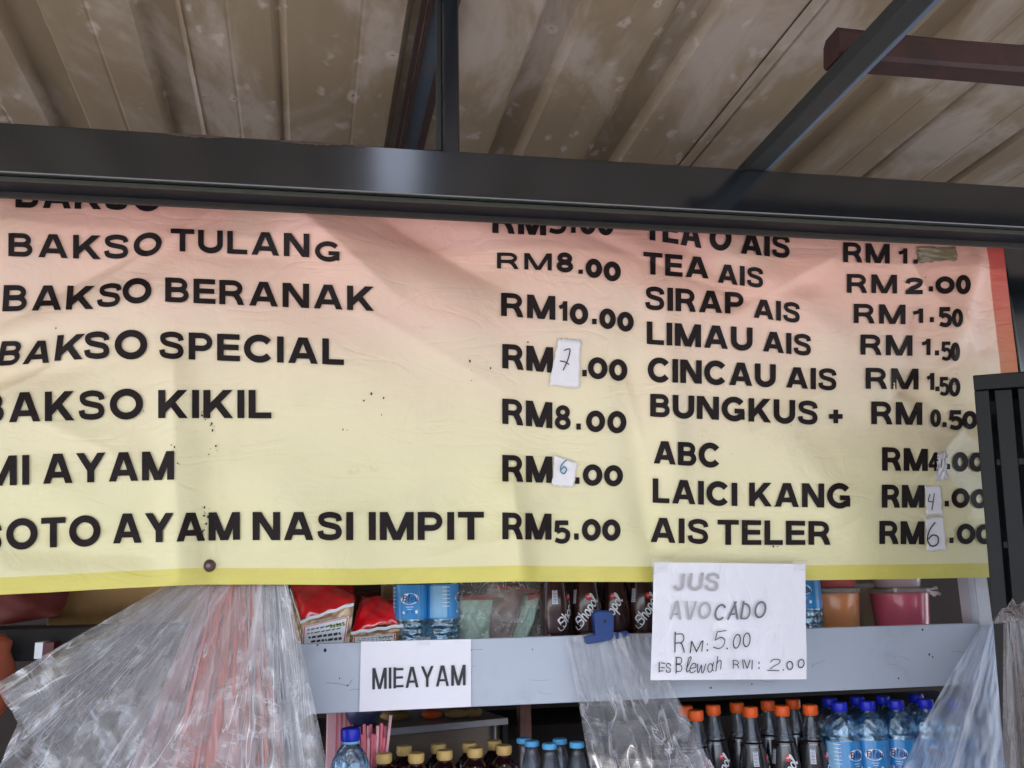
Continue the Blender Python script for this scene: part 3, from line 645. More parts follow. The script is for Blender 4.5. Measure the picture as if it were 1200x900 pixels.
# pin with washer
rp = on_banner(np.array([245.]), np.array([663.]))[0]
M['rivet'] = plain('rusty_screw', (78, 52, 52), .45, .3, 90, spec=.6)
rv = thing('banner_screw', 'round rusty screw head pinning the yellow bottom edge of the banner', 'screw', tuple(rp))
b = MB(); V = b
for (r_, y_) in ((.0001, -.009), (.0055, -.008), (.0088, -.0055), (.0105, -.002), (.0108, .004)): pass
prof = [(.0001, .009), (.005, .0085), (.0085, .006), (.0104, .002), (.0108, -.004)]
b.lathe(prof[::-1], 20)
b.v = [(x, -z, y) for (x, y, z) in b.v]; b.build('screw_head', M['rivet'], rv, True, True)
b = MB(); b.tube((0, -.0085, 0), (0, -.0098, 0), .0032, 10); b.build('centre', plain('screw_core', (140, 116, 122), .3, .1, 60, metal=.6), rv, False, True)
# price stickers on the banner
M['sticker'] = plain('torn_white_tape', (226, 222, 226), .5, .05, 60, bmp=.3)
M['pen'] = plain('pen_ink', (36, 34, 40), .5, .1, 50, bmp=0)
M['teal'] = plain('teal_ink', (40, 120, 140), .5, .1, 50, bmp=0)
M['glitter'] = plain('brown_tape', (124, 112, 86), .35, .35, 160, bmp=.8, spec=.7)
def sticker(label, quad, mat, pen, strokes, th=1.4, name='price_sticker', crump=.0004, lift=.0046, cat="sticker"):
    q = np.array(quad, float); nu = nv = 10; pts = []
    r = np.random.RandomState(int(q[0, 0]))
    for j in range(nv + 1):
        for i in range(nu + 1):
            s, t = i / nu, j / nv; p = (q[0] * (1 - s) + q[1] * s) * (1 - t) + (q[3] * (1 - s) + q[2] * s) * t
            if i in (0, nu) or j in (0, nv): p = p + r.uniform(-1.1, 1.1, 2)
            pts.append(p)
    pts = np.array(pts); lf = lift + crump * r.uniform(-1, 1, len(pts)) * 2
    V = on_banner(pts[:, 0], pts[:, 1], lf)
    Fs = [(j * (nu + 1) + i, (j + 1) * (nu + 1) + i, (j + 1) * (nu + 1) + i + 1, j * (nu + 1) + i + 1) for j in range(nv) for i in range(nu)]
    c = V.mean(0); tg = thing(name, label, cat, tuple(c))
    o = mesh('tape', V, Fs, mat, tg, True); md = o.modifiers.new('t', 'SOLIDIFY'); md.thickness = .0006; md.offset = -1
    if strokes:
        ik = Ink()
        for s in strokes: ik.line(spl(s, 5), th, seg=2)
        ik.emit('handwritten_digit', pen, on_banner, tg, lift + crump * 2 + .0012)
sticker('white paper slip with a handwritten 7 beside BAKSO SPECIAL', [(655, 396), (680, 399), (679, 455), (643, 452)], M['sticker'], M['pen'], [[(661, 411), (665, 409), (668, 410), (666, 420), (660, 434)], [(656, 423), (662, 424), (667, 427)]], 1.3)
sticker('small torn white slip with a teal 6 beside MI AYAM', [(649, 532), (676, 542), (672, 571), (647, 569)], M['sticker'], M['teal'], [[(664, 539), (658, 545), (657, 552), (661, 555), (664, 550), (661, 547), (657, 551)]], 1.4, crump=.0008)
sticker('narrow crumpled white slip covering the ABC price', [(1099, 530), (1110, 528), (1110, 562), (1097, 563)], M['sticker'], M['pen'], [[(1104, 538), (1103, 548)]], 1.0, crump=.0018)
sticker('white slip with a handwritten 4 beside LAICI KANG', [(1084, 570), (1102, 569), (1105, 602), (1086, 604)], M['sticker'], M['pen'], [[(1090, 579), (1088, 587), (1094, 588)], [(1095, 578), (1092, 598)]], 1.2)
sticker('white slip with a handwritten 6 beside AIS TELER', [(1084, 607), (1105, 605), (1109, 644), (1087, 647)], M['sticker'], M['pen'], [[(1096, 612), (1089, 622), (1087, 633), (1092, 640), (1099, 637), (1099, 629), (1093, 627), (1088, 632)]], 1.6)
sticker('glossy brown tape strip hiding the end of the topmost drink price', [(1075, 289), (1120, 290), (1123, 305), (1077, 308)], M['glitter'], M['pen'], None, name='brown_tape', crump=.0012)
# ================================================================== shelf
YF = 1.68
M['hole'] = plain('dark_hole', (30, 28, 30), .8, .1, 30, bmp=0)
zft = zat(640, 746, YF); zfb = zat(745, 820, YF)
xf0 = P(332, 800, YF)[0]; xf1 = P(1162, 740, YF)[0]
shelf = thing('display_shelf', 'grey white display shelf unit holding drinks below the banner', 'shelf', ((xf0 + xf1) / 2, YF, 0))
b = MB(); b.box(xf0, xf1, YF, YF + .018, zfb, zft, .0015); b.build('front_board', M['board'], shelf)
zpl = zft - .060
b = MB(); b.box(xf0, xf1, YF + .019, YF + .42, zpl - .018, zpl); b.build('upper_plank', M['plank'], shelf)
ZCAP_C = zat(878, 827, 1.76)
zlow_pl = ZCAP_C - .235
b = MB(); b.box(xf0 - .2, xf1 + .1, YF - .05, YF + .62, zlow_pl - .02, zlow_pl); b.build('lower_plank', M['plank'], shelf)
xp = P(1147, 700, YF)[0]
b = MB(); b.box(xf1 - .026, xf1 + .002, YF - .004, YF - .0005, 0.0, zat(1150, 560, YF)); b.box(xf1 - .026, xf1 + .002, YF + .0185, YF + .05, 0.0, zat(1150, 560, YF)); b.build('side_post', M['white_frame'], shelf)
b = MB(); b.box(xf0 + .004, xf0 + .03, YF + .0185, YF + .05, 0.0, zft - .002); b.build('side_post', M['white_frame'], shelf)
b = MB(); b.box(xf0, xf1 + .003, YF + .43, YF + .44, zpl, zft + .35); b.build('back_panel', plain('brown_board', (64, 38, 30), .7, .3, 14), shelf)
b = MB()
for (hx, hy, r_) in ((381, 762, 1.7), (372, 756, .9), (1081, 738, 1.2), (1089, 767, 1.2), (1093, 770, .9), (1053, 795, 1.0), (833, 806, 1), (552, 762, .8), (624, 761, .7), (881, 802, .8), (398, 795, .7), (407, 803, .7), (952, 781, .6)):
    q = P(hx, hy, YF - .0003); b.add([q + np.array([math.cos(a) * r_ / 600, -.0002, math.sin(a) * r_ * 1.2 / 600]) for a in np.linspace(0, 6.28, 9)[:-1]], [tuple(range(7, -1, -1))])
b.build('nail_marks', M['hole'], shelf)
ik = Ink(); rs_ = random.Random(8)
for _ in range(16):
    cx_, cy_ = rs_.uniform(360, 1130), rs_.uniform(762, 812); ik.line(spl([(cx_, cy_), (cx_ + rs_.uniform(4, 12), cy_ + rs_.uniform(-3, 3)), (cx_ + rs_.uniform(12, 26), cy_ + rs_.uniform(-5, 4))], 4), rs_.uniform(.25, .5), seg=3)
ik.line([(382, 800), (396, 801), (408, 804), (413, 796)], .7); 
ik.emit('scratches', plain('board_scratch', (120, 124, 134), .6, .2, 80, bmp=0), lambda x_, y_, l: P(x_, y_, YF - l), shelf, .0004, .00001)
# paper signs
def paper(name, label, quad, y, mat, inks, seed=3, rough=.0006, thick=.0004):
    cs = [P(a, c, y) for a, c in quad]; tg = thing(name, label, 'paper sign', tuple(np.mean(cs, 0)))
    patch('paper_sheet', cs, mat, tg, 26, 20, 0, rough, seed, thick=thick)
    for (nm, mt, fnk) in inks:
        ik = Ink(); fnk(ik); ik.emit(nm, mt, lambda x_, y_, l: P(x_, y_, y - .0022 * (rough / .0006) - l), tg, .0006)
    return tg
def ink_mie(ik):
    ik.text('MIEAYAM', 436, 546, 783, 808, 779, 803, 0, 24, .56, gap=.10, seg=4)
sg1 = paper('mieayam_sign', 'white paper sign lettered MIEAYAM taped on the grey shelf board', [(423, 752), (552, 749), (552, 828), (421, 834)], YF - .004, M['paper'], [('lettering', M['pen'], ink_mie)], rough=.0003)
M['tape'] = milk_tape = None
def tape_mat():
    m, t, b, o = new_mat('clear_tape'); b.inputs['Base Color'].default_value = (.75, .74, .72, 1); b.inputs['Roughness'].default_value = .12; b.inputs['Coat Weight'].default_value = 1
    tr = N(t, 'ShaderNodeBsdfTransparent'); mx = N(t, 'ShaderNodeMixShader'); mx.inputs[0].default_value = .16; t.links.new(tr.outputs[0], mx.inputs[1]); t.links.new(b.outputs[0], mx.inputs[2]); t.links.new(mx.outputs[0], o.inputs[0]); return m
M['tape'] = tape_mat()
def tape(par, quad, y, seed): patch('tape', [P(a, c, y) for a, c in quad], M['tape'], par, 8, 4, 0, .0003, seed)
M['pencil'] = plain('faded_marker', (168, 164, 168), .5, .12, 300, bmp=0)
M['pencil2'] = plain('grey_marker', (108, 104, 110), .5, .15, 300, bmp=0)
def ink_j1(ik):
    ik.text('JUS', 789, 843, 672, 692, 669, 692, 3, 22, .75, gap=.16, seg=4, jit=.8)
    ik.text('AVO', 784, 833, 704, 726, 705, 726, 2, 22, .5, gap=.08, seg=4)
def ink_j2(ik): ik.text('CADO', 835, 897, 706, 727, 703, 725, 3, 20, .5, gap=.12, seg=4, jit=1)
def ink_j3(ik):
    ik.text('R', 789, 804, 741, 765, 741, 765, 1, 14, .40, seg=3, jit=.8); ik.text('M', 807, 825, 751, 765, 751, 764, 1, 14, .40, seg=3, jit=.8); ik.disc(829, 762, 1.1, 1.1); ik.disc(829, 755, .8, .8)
    ik.text('5', 833, 849, 738, 763, 736, 762, 4, 14, .42, seg=3, jit=.8); ik.disc(852, 760, 1.1, 1.1); ik.text('00', 857, 881, 741, 761, 739, 759, 2, 14, .40, gap=.15, seg=3, jit=1)
    ik.text('ES', 772, 787, 776, 788, 776, 789, 1, 10, .55, gap=.3, seg=3, jit=.7); ik.text('B', 791, 800, 769, 789, 770, 788, 1, 10, .55, seg=3, jit=.6)
    ik.text('lewah', 802, 846, 771, 789, 768, 786, 3, 10, .55, gap=.02, seg=3, jit=.7); ik.text('RM', 858, 882, 773, 783, 773, 784, 0, 10, .5, gap=.2, seg=3, jit=.6)
    ik.text(':', 888, 891, 772, 784, 772, 784, 0, 9, .6); ik.text('2', 899, 914, 772, 787, 772, 786, 2, 10, .5, seg=3, jit=.6); ik.disc(918, 785, .9, .9); ik.text('00', 922, 943, 774, 786, 773, 785, 0, 10, .5, gap=.15, seg=3, jit=.8)
sg2 = paper('jus_avocado_sign', 'creased white paper sign handwritten JUS AVOCADO RM 5.00 below the banner', [(767, 659), (944, 661), (945, 796), (762, 797)], YB - .030, M['paper2'], [('faded_lettering', M['pencil'], ink_j1), ('marker_lettering', M['pencil2'], ink_j2), ('pen_lettering', M['pen'], ink_j3)], rough=.0011)
tape(sg1, [(486, 747), (505, 746), (504, 756), (488, 757)], YF - .0062, 1)
tape(sg2, [(763, 655), (786, 656), (781, 670), (764, 674)], YB - .0345, 5); tape(sg2, [(928, 657), (947, 657), (947, 669), (931, 668)], YB - .0345, 6)
# ================================================================== bottles
def pet(name, col, mixv, body, bm=.8, sc_=70, ior=1.33):
    """faceted bottle plastic: refracting, with pale lit facets"""
    m, t, b, o = new_mat(name); v = objc(t); b.inputs['Base Color'].default_value = (*col, 1); b.inputs['Transmission Weight'].default_value = 1; b.inputs['IOR'].default_value = ior; b.inputs['Roughness'].default_value = .03
    vo = N(t, 'ShaderNodeTexVoronoi'); vo.inputs['Scale'].default_value = sc_; t.links.new(mapping(t, v, (1, 1, .7)), vo.inputs['Vector'])
    bm_ = bump(t, b, math_(t, 'ADD', vo.outputs['Distance'], noise(t, v, sc_ * .8, 3)), bm, .004)
    df = N(t, 'ShaderNodeBsdfGlossy'); df.inputs[0].default_value = (*body, 1); df.inputs['Roughness'].default_value = .25; t.links.new(bm_.outputs[0], df.inputs['Normal'])
    tr = N(t, 'ShaderNodeBsdfTransparent'); tr.inputs[0].default_value = (*col, 1); m1 = N(t, 'ShaderNodeMixShader'); m1.inputs[0].default_value = .35
    t.links.new(b.outputs[0], m1.inputs[1]); t.links.new(tr.outputs[0], m1.inputs[2]); m2 = N(t, 'ShaderNodeMixShader'); m2.inputs[0].default_value = mixv
    t.links.new(m1.outputs[0], m2.inputs[1]); t.links.new(df.outputs[0], m2.inputs[2]); t.links.new(m2.outputs[0], o.inputs[0]); return m
M['water'] = pet('water_filled_pet', (.55, .80, 1), .30, (.62, .84, 1), .9)
M['clearglass'] = pet('clear_pet', (.86, .89, .93), .07, (.7, .73, .8), .12, 30, 1.1)
M['bluewater'] = glass_mat('blue_tinted_pet', (.45, .72, .96), 1.33, .03, .25)
M['label_blue'] = plain('blue_film_label', (52, 140, 206), .25, .15, 40, bmp=0, coat=.4)
M['label_pale'] = plain('pale_blue_label_panel', (140, 190, 226), .25, .08, 60, bmp=0)
M['white_print'] = plain('white_print', (232, 234, 240), .35, .03, 60, bmp=0)
M['navy_print'] = plain('navy_print', (34, 30, 110), .35, .1, 60, bmp=0)
M['red_print'] = plain('red_print', (206, 28, 40), .35, .1, 60, bmp=0)
M['cola'] = plain('dark_cola', (44, 20, 18), .08, .25, 30, bmp=0, spec=.8, coat=.6)
M['cola_label'] = plain('dark_brown_label', (58, 30, 30), .22, .2, 50, bmp=0, coat=.5)
M['black_label'] = plain('black_label', (44, 42, 46), .2, .25, 50, bmp=0, coat=.6)
M['soy'] = plain('dark_sauce', (34, 12, 14), .07, .3, 30, bmp=0, spec=.8, coat=.6)
M['cap_orange'] = plain('orange_cap', (236, 94, 28), .4, .08, 80, bmp=0)
M['cap_blue'] = plain('blue_cap', (26, 40, 190), .35, .08, 80, bmp=0)
M['cap_gold'] = plain('gold_cap', (206, 172, 104), .38, .1, 80, bmp=0)
M['cap_sky'] = plain('sky_blue_cap', (88, 172, 226), .4, .08, 80, bmp=0)
def cyl_fn(r, z0, s, ang0, rz=lambda z: 0):
    """picture space in millimetres round a cylinder whose radius may change with height"""
    def fn(x_, y_, l):
        z = z0 - y_ * .001; rr = np.array([(r(zz) if callable(r) else r) for zz in z]) + l + .0003; a = ang0 + x_ * .001 / s
        return np.stack([rr * np.cos(a), rr * np.sin(a), z], -1)
    return fn
def band(name, rf, z0, z1, mat, parent, a0=0, a1=2 * math.pi, lift=.0004, n=32, m=8):
    V = []; full = abs(a1 - a0 - 2 * math.pi) < 1e-3; k = n if full else n + 1
    for j in range(m + 1):
        z = z0 + (z1 - z0) * j / m
        for i in range(k): a = a0 + (a1 - a0) * i / n; r = rf(z) + lift; V.append((r * math.cos(a), r * math.sin(a), z))
    Fs = [(j * k + i, j * k + (i + 1) % k, (j + 1) * k + (i + 1) % k, (j + 1) * k + i) for j in range(m) for i in range(n)]
    return mesh(name, V, Fs, mat, parent, True, None, True)
def cap_mesh(r, z0, z1, mat, parent, n=36):
    b = MB(); rf = lambda a, z: 1 + (.035 if int(round(a / (2 * math.pi) * n)) % 2 else 0)
    b.lathe([(r * .96, z0), (r, z0 + .001), (r, z1 - .002)], n, rfun=rf); b.lathe([(r, z1 - .002), (r * .93, z1), (.0001, z1 + .0002)], n)
    return flat_by_angle(b.build('cap', mat, parent, True, True), 40)
FA = -math.pi / 2
def water_bottle(name, label, cat, group):
    t_ = thing(name, label, cat, (0, 0, 0), group)
    R_ = lambda z: .0325 - (.0010 * (1 + math.cos(z * 2 * math.pi / .0125)) if .010 < z < .088 or .158 < z < .170 else 0)
    prof = [(.020, .004), (.029, 0), (.0322, .006)] + [(R_(z), z) for z in np.linspace(.010, .172, 60)] + [(.0318, .176), (.029, .186), (.0235, .195), (.017, .203), (.0125, .208), (.0118, .214)]
    fac = lambda a, z: 1 + (.018 * math.sin(a * 9 + z * 420) if .160 < z < .195 or z < .09 else 0)
    b = MB(); b.lathe(prof, 44, rfun=fac); b.build('body', M['water'], t_, True, True)
    band('label', lambda z: .0326, .094, .157, M['label_blue'], t_)
    lb = t_.children[-1]
    band('label_panel', lambda z: .0329, .096, .155, M['label_pale'], t_, FA - 2.1, FA - 1.05)
    ik = Ink(); ik.disc(0, -.0, 17.5, 10.5); ik.poly([(-13, 22), (-9, 24), (-9, 28), (-13, 27)]); ik.disc(13, 24, 2.6, 3.4)
    for k in range(6): ik.line([(-44, -20 + k * 7), (-30, -20 + k * 7)], 1.0)
    ik.line([(-7, 15), (7, 15)], .9); ik.line([(-4, 19), (5, 19)], .9)
    ik.emit('logo_field', M['white_print'], cyl_fn(.0331, .132, .0331, FA), t_, .0002, .00001)
    ik = Ink(); ik.text('B', -14, -5, -7, 5.5, -7, 5.5, 1.2, 9, .95, seg=2); ik.text('leu', -3.0, 16, -8, 5.5, -8.5, 5.5, 1.2, 9, .80, gap=.16, seg=2); ik.line([(-16, -1), (-14, -5), (-10, -6.5)], 1.2); ik.line([(-6, 26), (-4, 23), (-2, 26)], 1.0); ik.line([(4, 26), (5, 22), (7, 26)], 1.0)
    ik.emit('lettering', M['navy_print'], cyl_fn(.0331, .132, .0331, FA), t_, .0006, .00001)
    b = MB(); b.lathe([(.0135, .2085), (.0138, .2105)], 30); b.build('neck_ring', M['cap_blue'], t_, True, True)
    cap_mesh(.0140, .2112, .226, M['cap_blue'], t_); return t_
def cola_R(z):
    return float(np.interp(z, [0, .006, .03, .06, .10, .130, .165, .172, .195, .214, .221], [.026, .0295, .0300, .0285, .0295, .0275, .0215, .0200, .0145, .0112, .0110]))
def cola_bottle(name, label, cat, group, dark):
    t_ = thing(name, label, cat, (0, 0, 0), group)
    fl = lambda a, z: 1 + (.02 * math.sin(a * 10) if .005 < z < .055 or .172 < z < .205 else 0)
    b = MB(); b.lathe([(.018, .003)] + [(cola_R(z) - .0006, z) for z in np.linspace(.0, .170, 34)] + [(.0001, .1701)], 40, rfun=fl); b.build('drink', M['cola'], t_, True, True)
    b = MB(); b.lathe([(cola_R(z), z) for z in np.linspace(.1705, .222, 20)], 40, rfun=fl); b.build('clear_neck', M['clearglass'], t_, True, True)
    for zz_ in (.166, .172): band('groove', cola_R, zz_, zz_ + .0022, M['black_label'], t_, lift=.0008, m=1)
    band('label', cola_R, .062, .163, M['black_label'] if dark else M['cola_label'], t_, lift=.0006)
    base = cyl_fn(cola_R, .124 if dark else .11, .028, FA)
    ik = Ink(); ik.disc(5, -18, 6.4, 6.4); ik.emit('badge', M['red_print'], base, t_, .0010, .00001)
    ik = Ink(); ik.line([(2, -17), (4, -20), (5, -17), (7, -20), (8.5, -18)], 1.0, seg=2)
    # looping white script climbing to the right
    def rot(pts, s=1.0, ox=0, oy=0):
        c_, s_ = math.cos(-1.0), math.sin(-1.0); return [((x * c_ - y * s_) * s + ox, (x * s_ + y * c_) * s + oy) for x, y in pts]
    sub = Ink(); sub.text('Shopol', -30, 32, -13, 9, -12, 8, 5, 17, .75, gap=.0, seg=2.5)
    sv = rot(sub.v, 1.0, 0, 12); ik.v += sv; n0 = len(ik.v) - len(sv); ik.f += [tuple(i + n0 for i in f) for f in sub.f]; ik.k += sub.k
    ik.line(spl([(-16, 34), (-22, 24), (-12, 20), (-6, 34), (-16, 44), (-22, 38)], 5), 1.4, seg=2)
    ik.emit('script_logo', M['white_print'], base, t_, .0016, .00001)
    ik = Ink(); ik.poly([(-31, -32), (-21, -32), (-21, -6), (-31, -6)]); ik.emit('barcode_field', M['white_print'], base, t_, .0012, .00001)
    ik = Ink(); [ik.line([(-30, -31 + k * 1.9), (-22, -31 + k * 1.9)], .6 + .5 * (k % 3 == 0)) for k in range(13)]; ik.emit('barcode', M['navy_print'], base, t_, .0015, .00001)
    b = MB(); b.lathe([(.0128, .2155), (.0130, .2172)], 30); b.build('neck_ring', M['cap_orange'], t_, True, True)
    cap_mesh(.0142, .2178, .235, M['cap_orange'], t_); return t_
def sauce_bottle(name, label, cat, group):
    t_ = thing(name, label, cat, (0, 0, 0), group)
    b = MB(); b.lathe([(.022, .002), (.027, 0), (.029, .004), (.029, .095), (.0285, .108), (.026, .118), (.021, .126), (.0145, .132), (.0118, .136), (.0115, .143)], 36); b.build('body', M['soy'], t_, True, True)
    band('label', lambda z: .029, .02, .085, M['cola_label'], t_)
    b = MB(); b.lathe([(.0133, .1368), (.0136, .1388)], 30); b.build('neck_ring', M['cap_gold'], t_, True, True)
    cap_mesh(.0146, .1392, .1535, M['cap_gold'], t_, 44); return t_
def clear_bottle(name, label, cat, group):
    t_ = thing(name, label, cat, (0, 0, 0), group)
    b = MB(); b.lathe([(.020, .002), (.024, 0), (.0262, .004), (.0262, .085), (.0245, .104), (.0195, .125), (.0150, .142), (.0122, .150), (.0122, .158)], 34, rfun=lambda a, z: 1 + (.015 * math.sin(9 * a) if z > .09 else 0)); b.build('body', M['clearglass'], t_, True, True)
    b = MB(); b.lathe([(.0001, .003), (.0240, .0035), (.0246, .085), (.022, .102)], 30); b.build('drink', plain('cloudy_drink', (190, 200, 206), .2, .05, 20, bmp=0), t_, True, True)
    band('label', lambda z: .0264, .03, .088, M['white_print'], t_)
    cap_mesh(.0134, .1562, .166, M['cap_sky'], t_, 30); return t_
def dup(root, loc, rz=0, label=None, sc=None):
    c = root.copy(); COL.objects.link(c); c.location = loc; c.rotation_euler = (0, 0, rz)
    if label: c['label'] = label
    for ch in root.children:
        d = ch.copy(); COL.objects.link(d); d.parent = c
    return c
def place(proto, items, zcap, H):
    used = [False]; placed = []
    for (px_, py_, rz_, lab) in items:
        q = PZ(px_, py_, zcap); placed.append((q[0], q[1])); rz_ = rz_ - math.atan2(q[0], q[1])
        if not used[0]: proto.location = (q[0], q[1], zcap - H); proto.rotation_euler = (0, 0, rz_); proto['label'] = lab; used[0] = True
        else: dup(proto, (q[0], q[1], zcap - H), rz_ + random.uniform(-.12, .12), lab).rotation_euler.x = random.uniform(-.012, .012)
    return placed
ALLB = []
zc = zlow_pl + .235
co = cola_bottle('cola_bottle', 'x', 'bottle', 'orange capped cola bottles under the shelf board', True)
G1 = 'dark cola bottle with orange cap, '
ALLB += place(co, [(815, 832, .5, G1 + 'leftmost front one, behind the clear bag'), (803, 826.5, 0, G1 + 'leftmost of the back row'),
  (835.5, 826, .3, G1 + 'third from left, badge and script showing'), (864, 823, 2.0, G1 + 'half hidden by the barcode one'),
  (878.5, 828, 1.0, G1 + 'turned so its barcode shows'), (898.5, 821, 2.4, G1 + 'back row, just right of the barcode bottle'),
  (916, 826.5, -.1, G1 + 'front row, second from the right'), (929.5, 819, 2.6, G1 + 'back row furthest right, its cap highest'),
  (948, 825.5, .8, G1 + 'rightmost, next to the blue water bottles')], zc, .235)
zw = zlow_pl + .240
wb = water_bottle('water_bottle', 'x', 'bottle', 'blue labelled water bottles'); 
G2 = 'clear water bottle with blue cap, '
ALLB += place(wb, [(983.5, 822.5, .75, G2 + 'front row left, logo half turned'), (972, 817.5, 0, G2 + 'dim, back row, far left'),
  (1016, 821.5, .05, G2 + 'front middle, Bleu logo facing out'), (1004.5, 816.5, .4, G2 + 'back row, second from the left'),
  (1050, 820, -.15, G2 + 'front row, third from the left'), (1034, 815.5, .3, G2 + 'back row, third from the left'),
  (1084, 819, .3, G2 + 'front right, cut by the clear bag'), (1073, 813, 0, G2 + 'back row, furthest right'),
  (1118, 820, .2, G2 + 'blurred behind the clear bag at the right')], zw, .226)
sb = sauce_bottle('sauce_bottle', 'x', 'bottle', 'gold capped dark sauce bottles')
zs = zat(560, 878, 1.76)
G3 = 'dark sauce bottle with gold cap, '
ALLB += place(sb, [(450, 882.5, 0, G3 + 'leftmost of the front row, beside the pink straws'), (474, 874, .3, G3 + 'back row, first from the left'), (487.5, 882, .2, G3 + 'front row, second from the left'),
  (514, 871.5, .9, G3 + 'back row, second from the left'), (521, 879, 0, G3 + 'front row, third from the left'), (549.5, 870, .5, G3 + 'back row, third from the left'),
  (556.5, 876, .1, G3 + 'front row, fourth from the left'), (579, 867.5, .2, G3 + 'back row, furthest right'), (590.5, 873, 0, G3 + 'front row, furthest right beside the sky blue caps')], zs, .1535)
cb = clear_bottle('clear_bottle', 'x', 'bottle', 'clear glass bottles with sky blue caps')
zk = zat(640, 867, 1.77)
G4 = 'clear glass bottle with sky blue cap, '
ALLB += place(cb, [(613.5, 864.5, 0, G4 + 'leftmost, behind its neighbour'), (623.5, 868, .3, G4 + 'second from the left, in the front row'), (644, 871, .3, G4 + 'third from the left'),
  (656, 865.5, .1, G4 + 'fourth from the left, tallest looking'), (676, 869.5, 0, G4 + 'rightmost, partly behind the hanging bag')], zk, .166)
# small stands that carry the shorter bottles
x0_, x1_ = P(436, 885, 1.76)[0], P(602, 885, 1.76)[0]
def stand(lbl, xa, xb, ztop_, ya_=1.66, yb_=1.98):
    t_ = thing('low_rack', lbl, 'rack', ((xa + xb) / 2, ya_, zlow_pl)); b = MB(); b.box(xa, xb, ya_, yb_, ztop_ - .012, ztop_ - .0004, .001); b.build('top_board', M['plank'], t_)
    for xq in (xa + .01, xb - .02):
        for yq in (ya_ + .01, yb_ - .02): b = MB(); b.box(xq, xq + .012, yq, yq + .012, min(zlow_pl, ztop_ - .05), ztop_ - .0125); b.build('leg', M['plank'], t_)
if zs - .1535 > zlow_pl + .02: stand('low dark rack under the gold capped bottles', x0_, x1_, zs - .1535)
if zk - .166 > zlow_pl + .02: stand('low dark rack under the sky blue capped bottles', P(604, 885, 1.76)[0], P(690, 885, 1.76)[0], zk - .166)
# big refill bottle on the left
zz5 = zat(411, 853, 1.70); q = PZ(411, 853, zz5)
big = thing('refill_bottle', 'clear water bottle with blue cap standing alone beside the pink straws', 'bottle', (q[0], q[1], zz5 - .225))
b = MB(); b.lathe([(.026, .002), (.032, 0), (.0345, .005)] + [(.0345 - .0007 * (1 + math.cos(z * 500)), z) for z in np.linspace(.01, .150, 50)] + [(.0345, .158), (.031, .172), (.025, .184), (.018, .194), (.0135, .199), (.0130, .206)], 40, rfun=lambda a, z: 1 + .012 * math.sin(8 * a + z * 200)); b.build('body', M['water'], big, True, True)
b = MB(); b.lathe([(.0150, .1995), (.0152, .2035)], 30); b.build('neck_ring', M['label_pale'], big, True, True)
cap_mesh(.0165, .2045, .225, M['cap_blue'], big, 30)
# upper shelf bottles
def up(proto, px_, y, rz_, lab, name=None):
    x_ = P(px_, 715, y)[0]; rz_ -= math.atan2(x_, y); o = dup(proto, (x_, y, zpl + .0005), rz_, lab); return o
o1 = up(wb, 481, 1.775, -.05, 'left one of the two water bottles on the upper shelf, Bleu logo facing out')
o2 = up(wb, 518, 1.780, 1.35, 'right one of the two water bottles on the upper shelf, pale panel showing')
o3 = up(wb, 945, 1.775, -.1, 'single water bottle peeping out right of the handwritten avocado sign')
M['juice_brown'] = M['cola_label']
cu = cola_bottle('cola_bottle', 'brown drink bottle on the upper shelf, leftmost, with a white barcode', 'bottle', 'brown labelled drink bottles on the upper shelf', False)
x_ = P(650, 715, 1.77)[0]; cu.location = (x_, 1.77, zpl + .0005); cu.rotation_euler = (0, 0, .75)
up(cu, 688, 1.775, -.05, 'brown drink bottle on the upper shelf, second, badge facing out above the blue clip')
up(cu, 722, 1.785, -.35, 'brown drink bottle on the upper shelf, third, right of the blue clip')
up(cu, 755, 1.77, .15, 'brown drink bottle on the upper shelf, rightmost, beside the avocado sign')
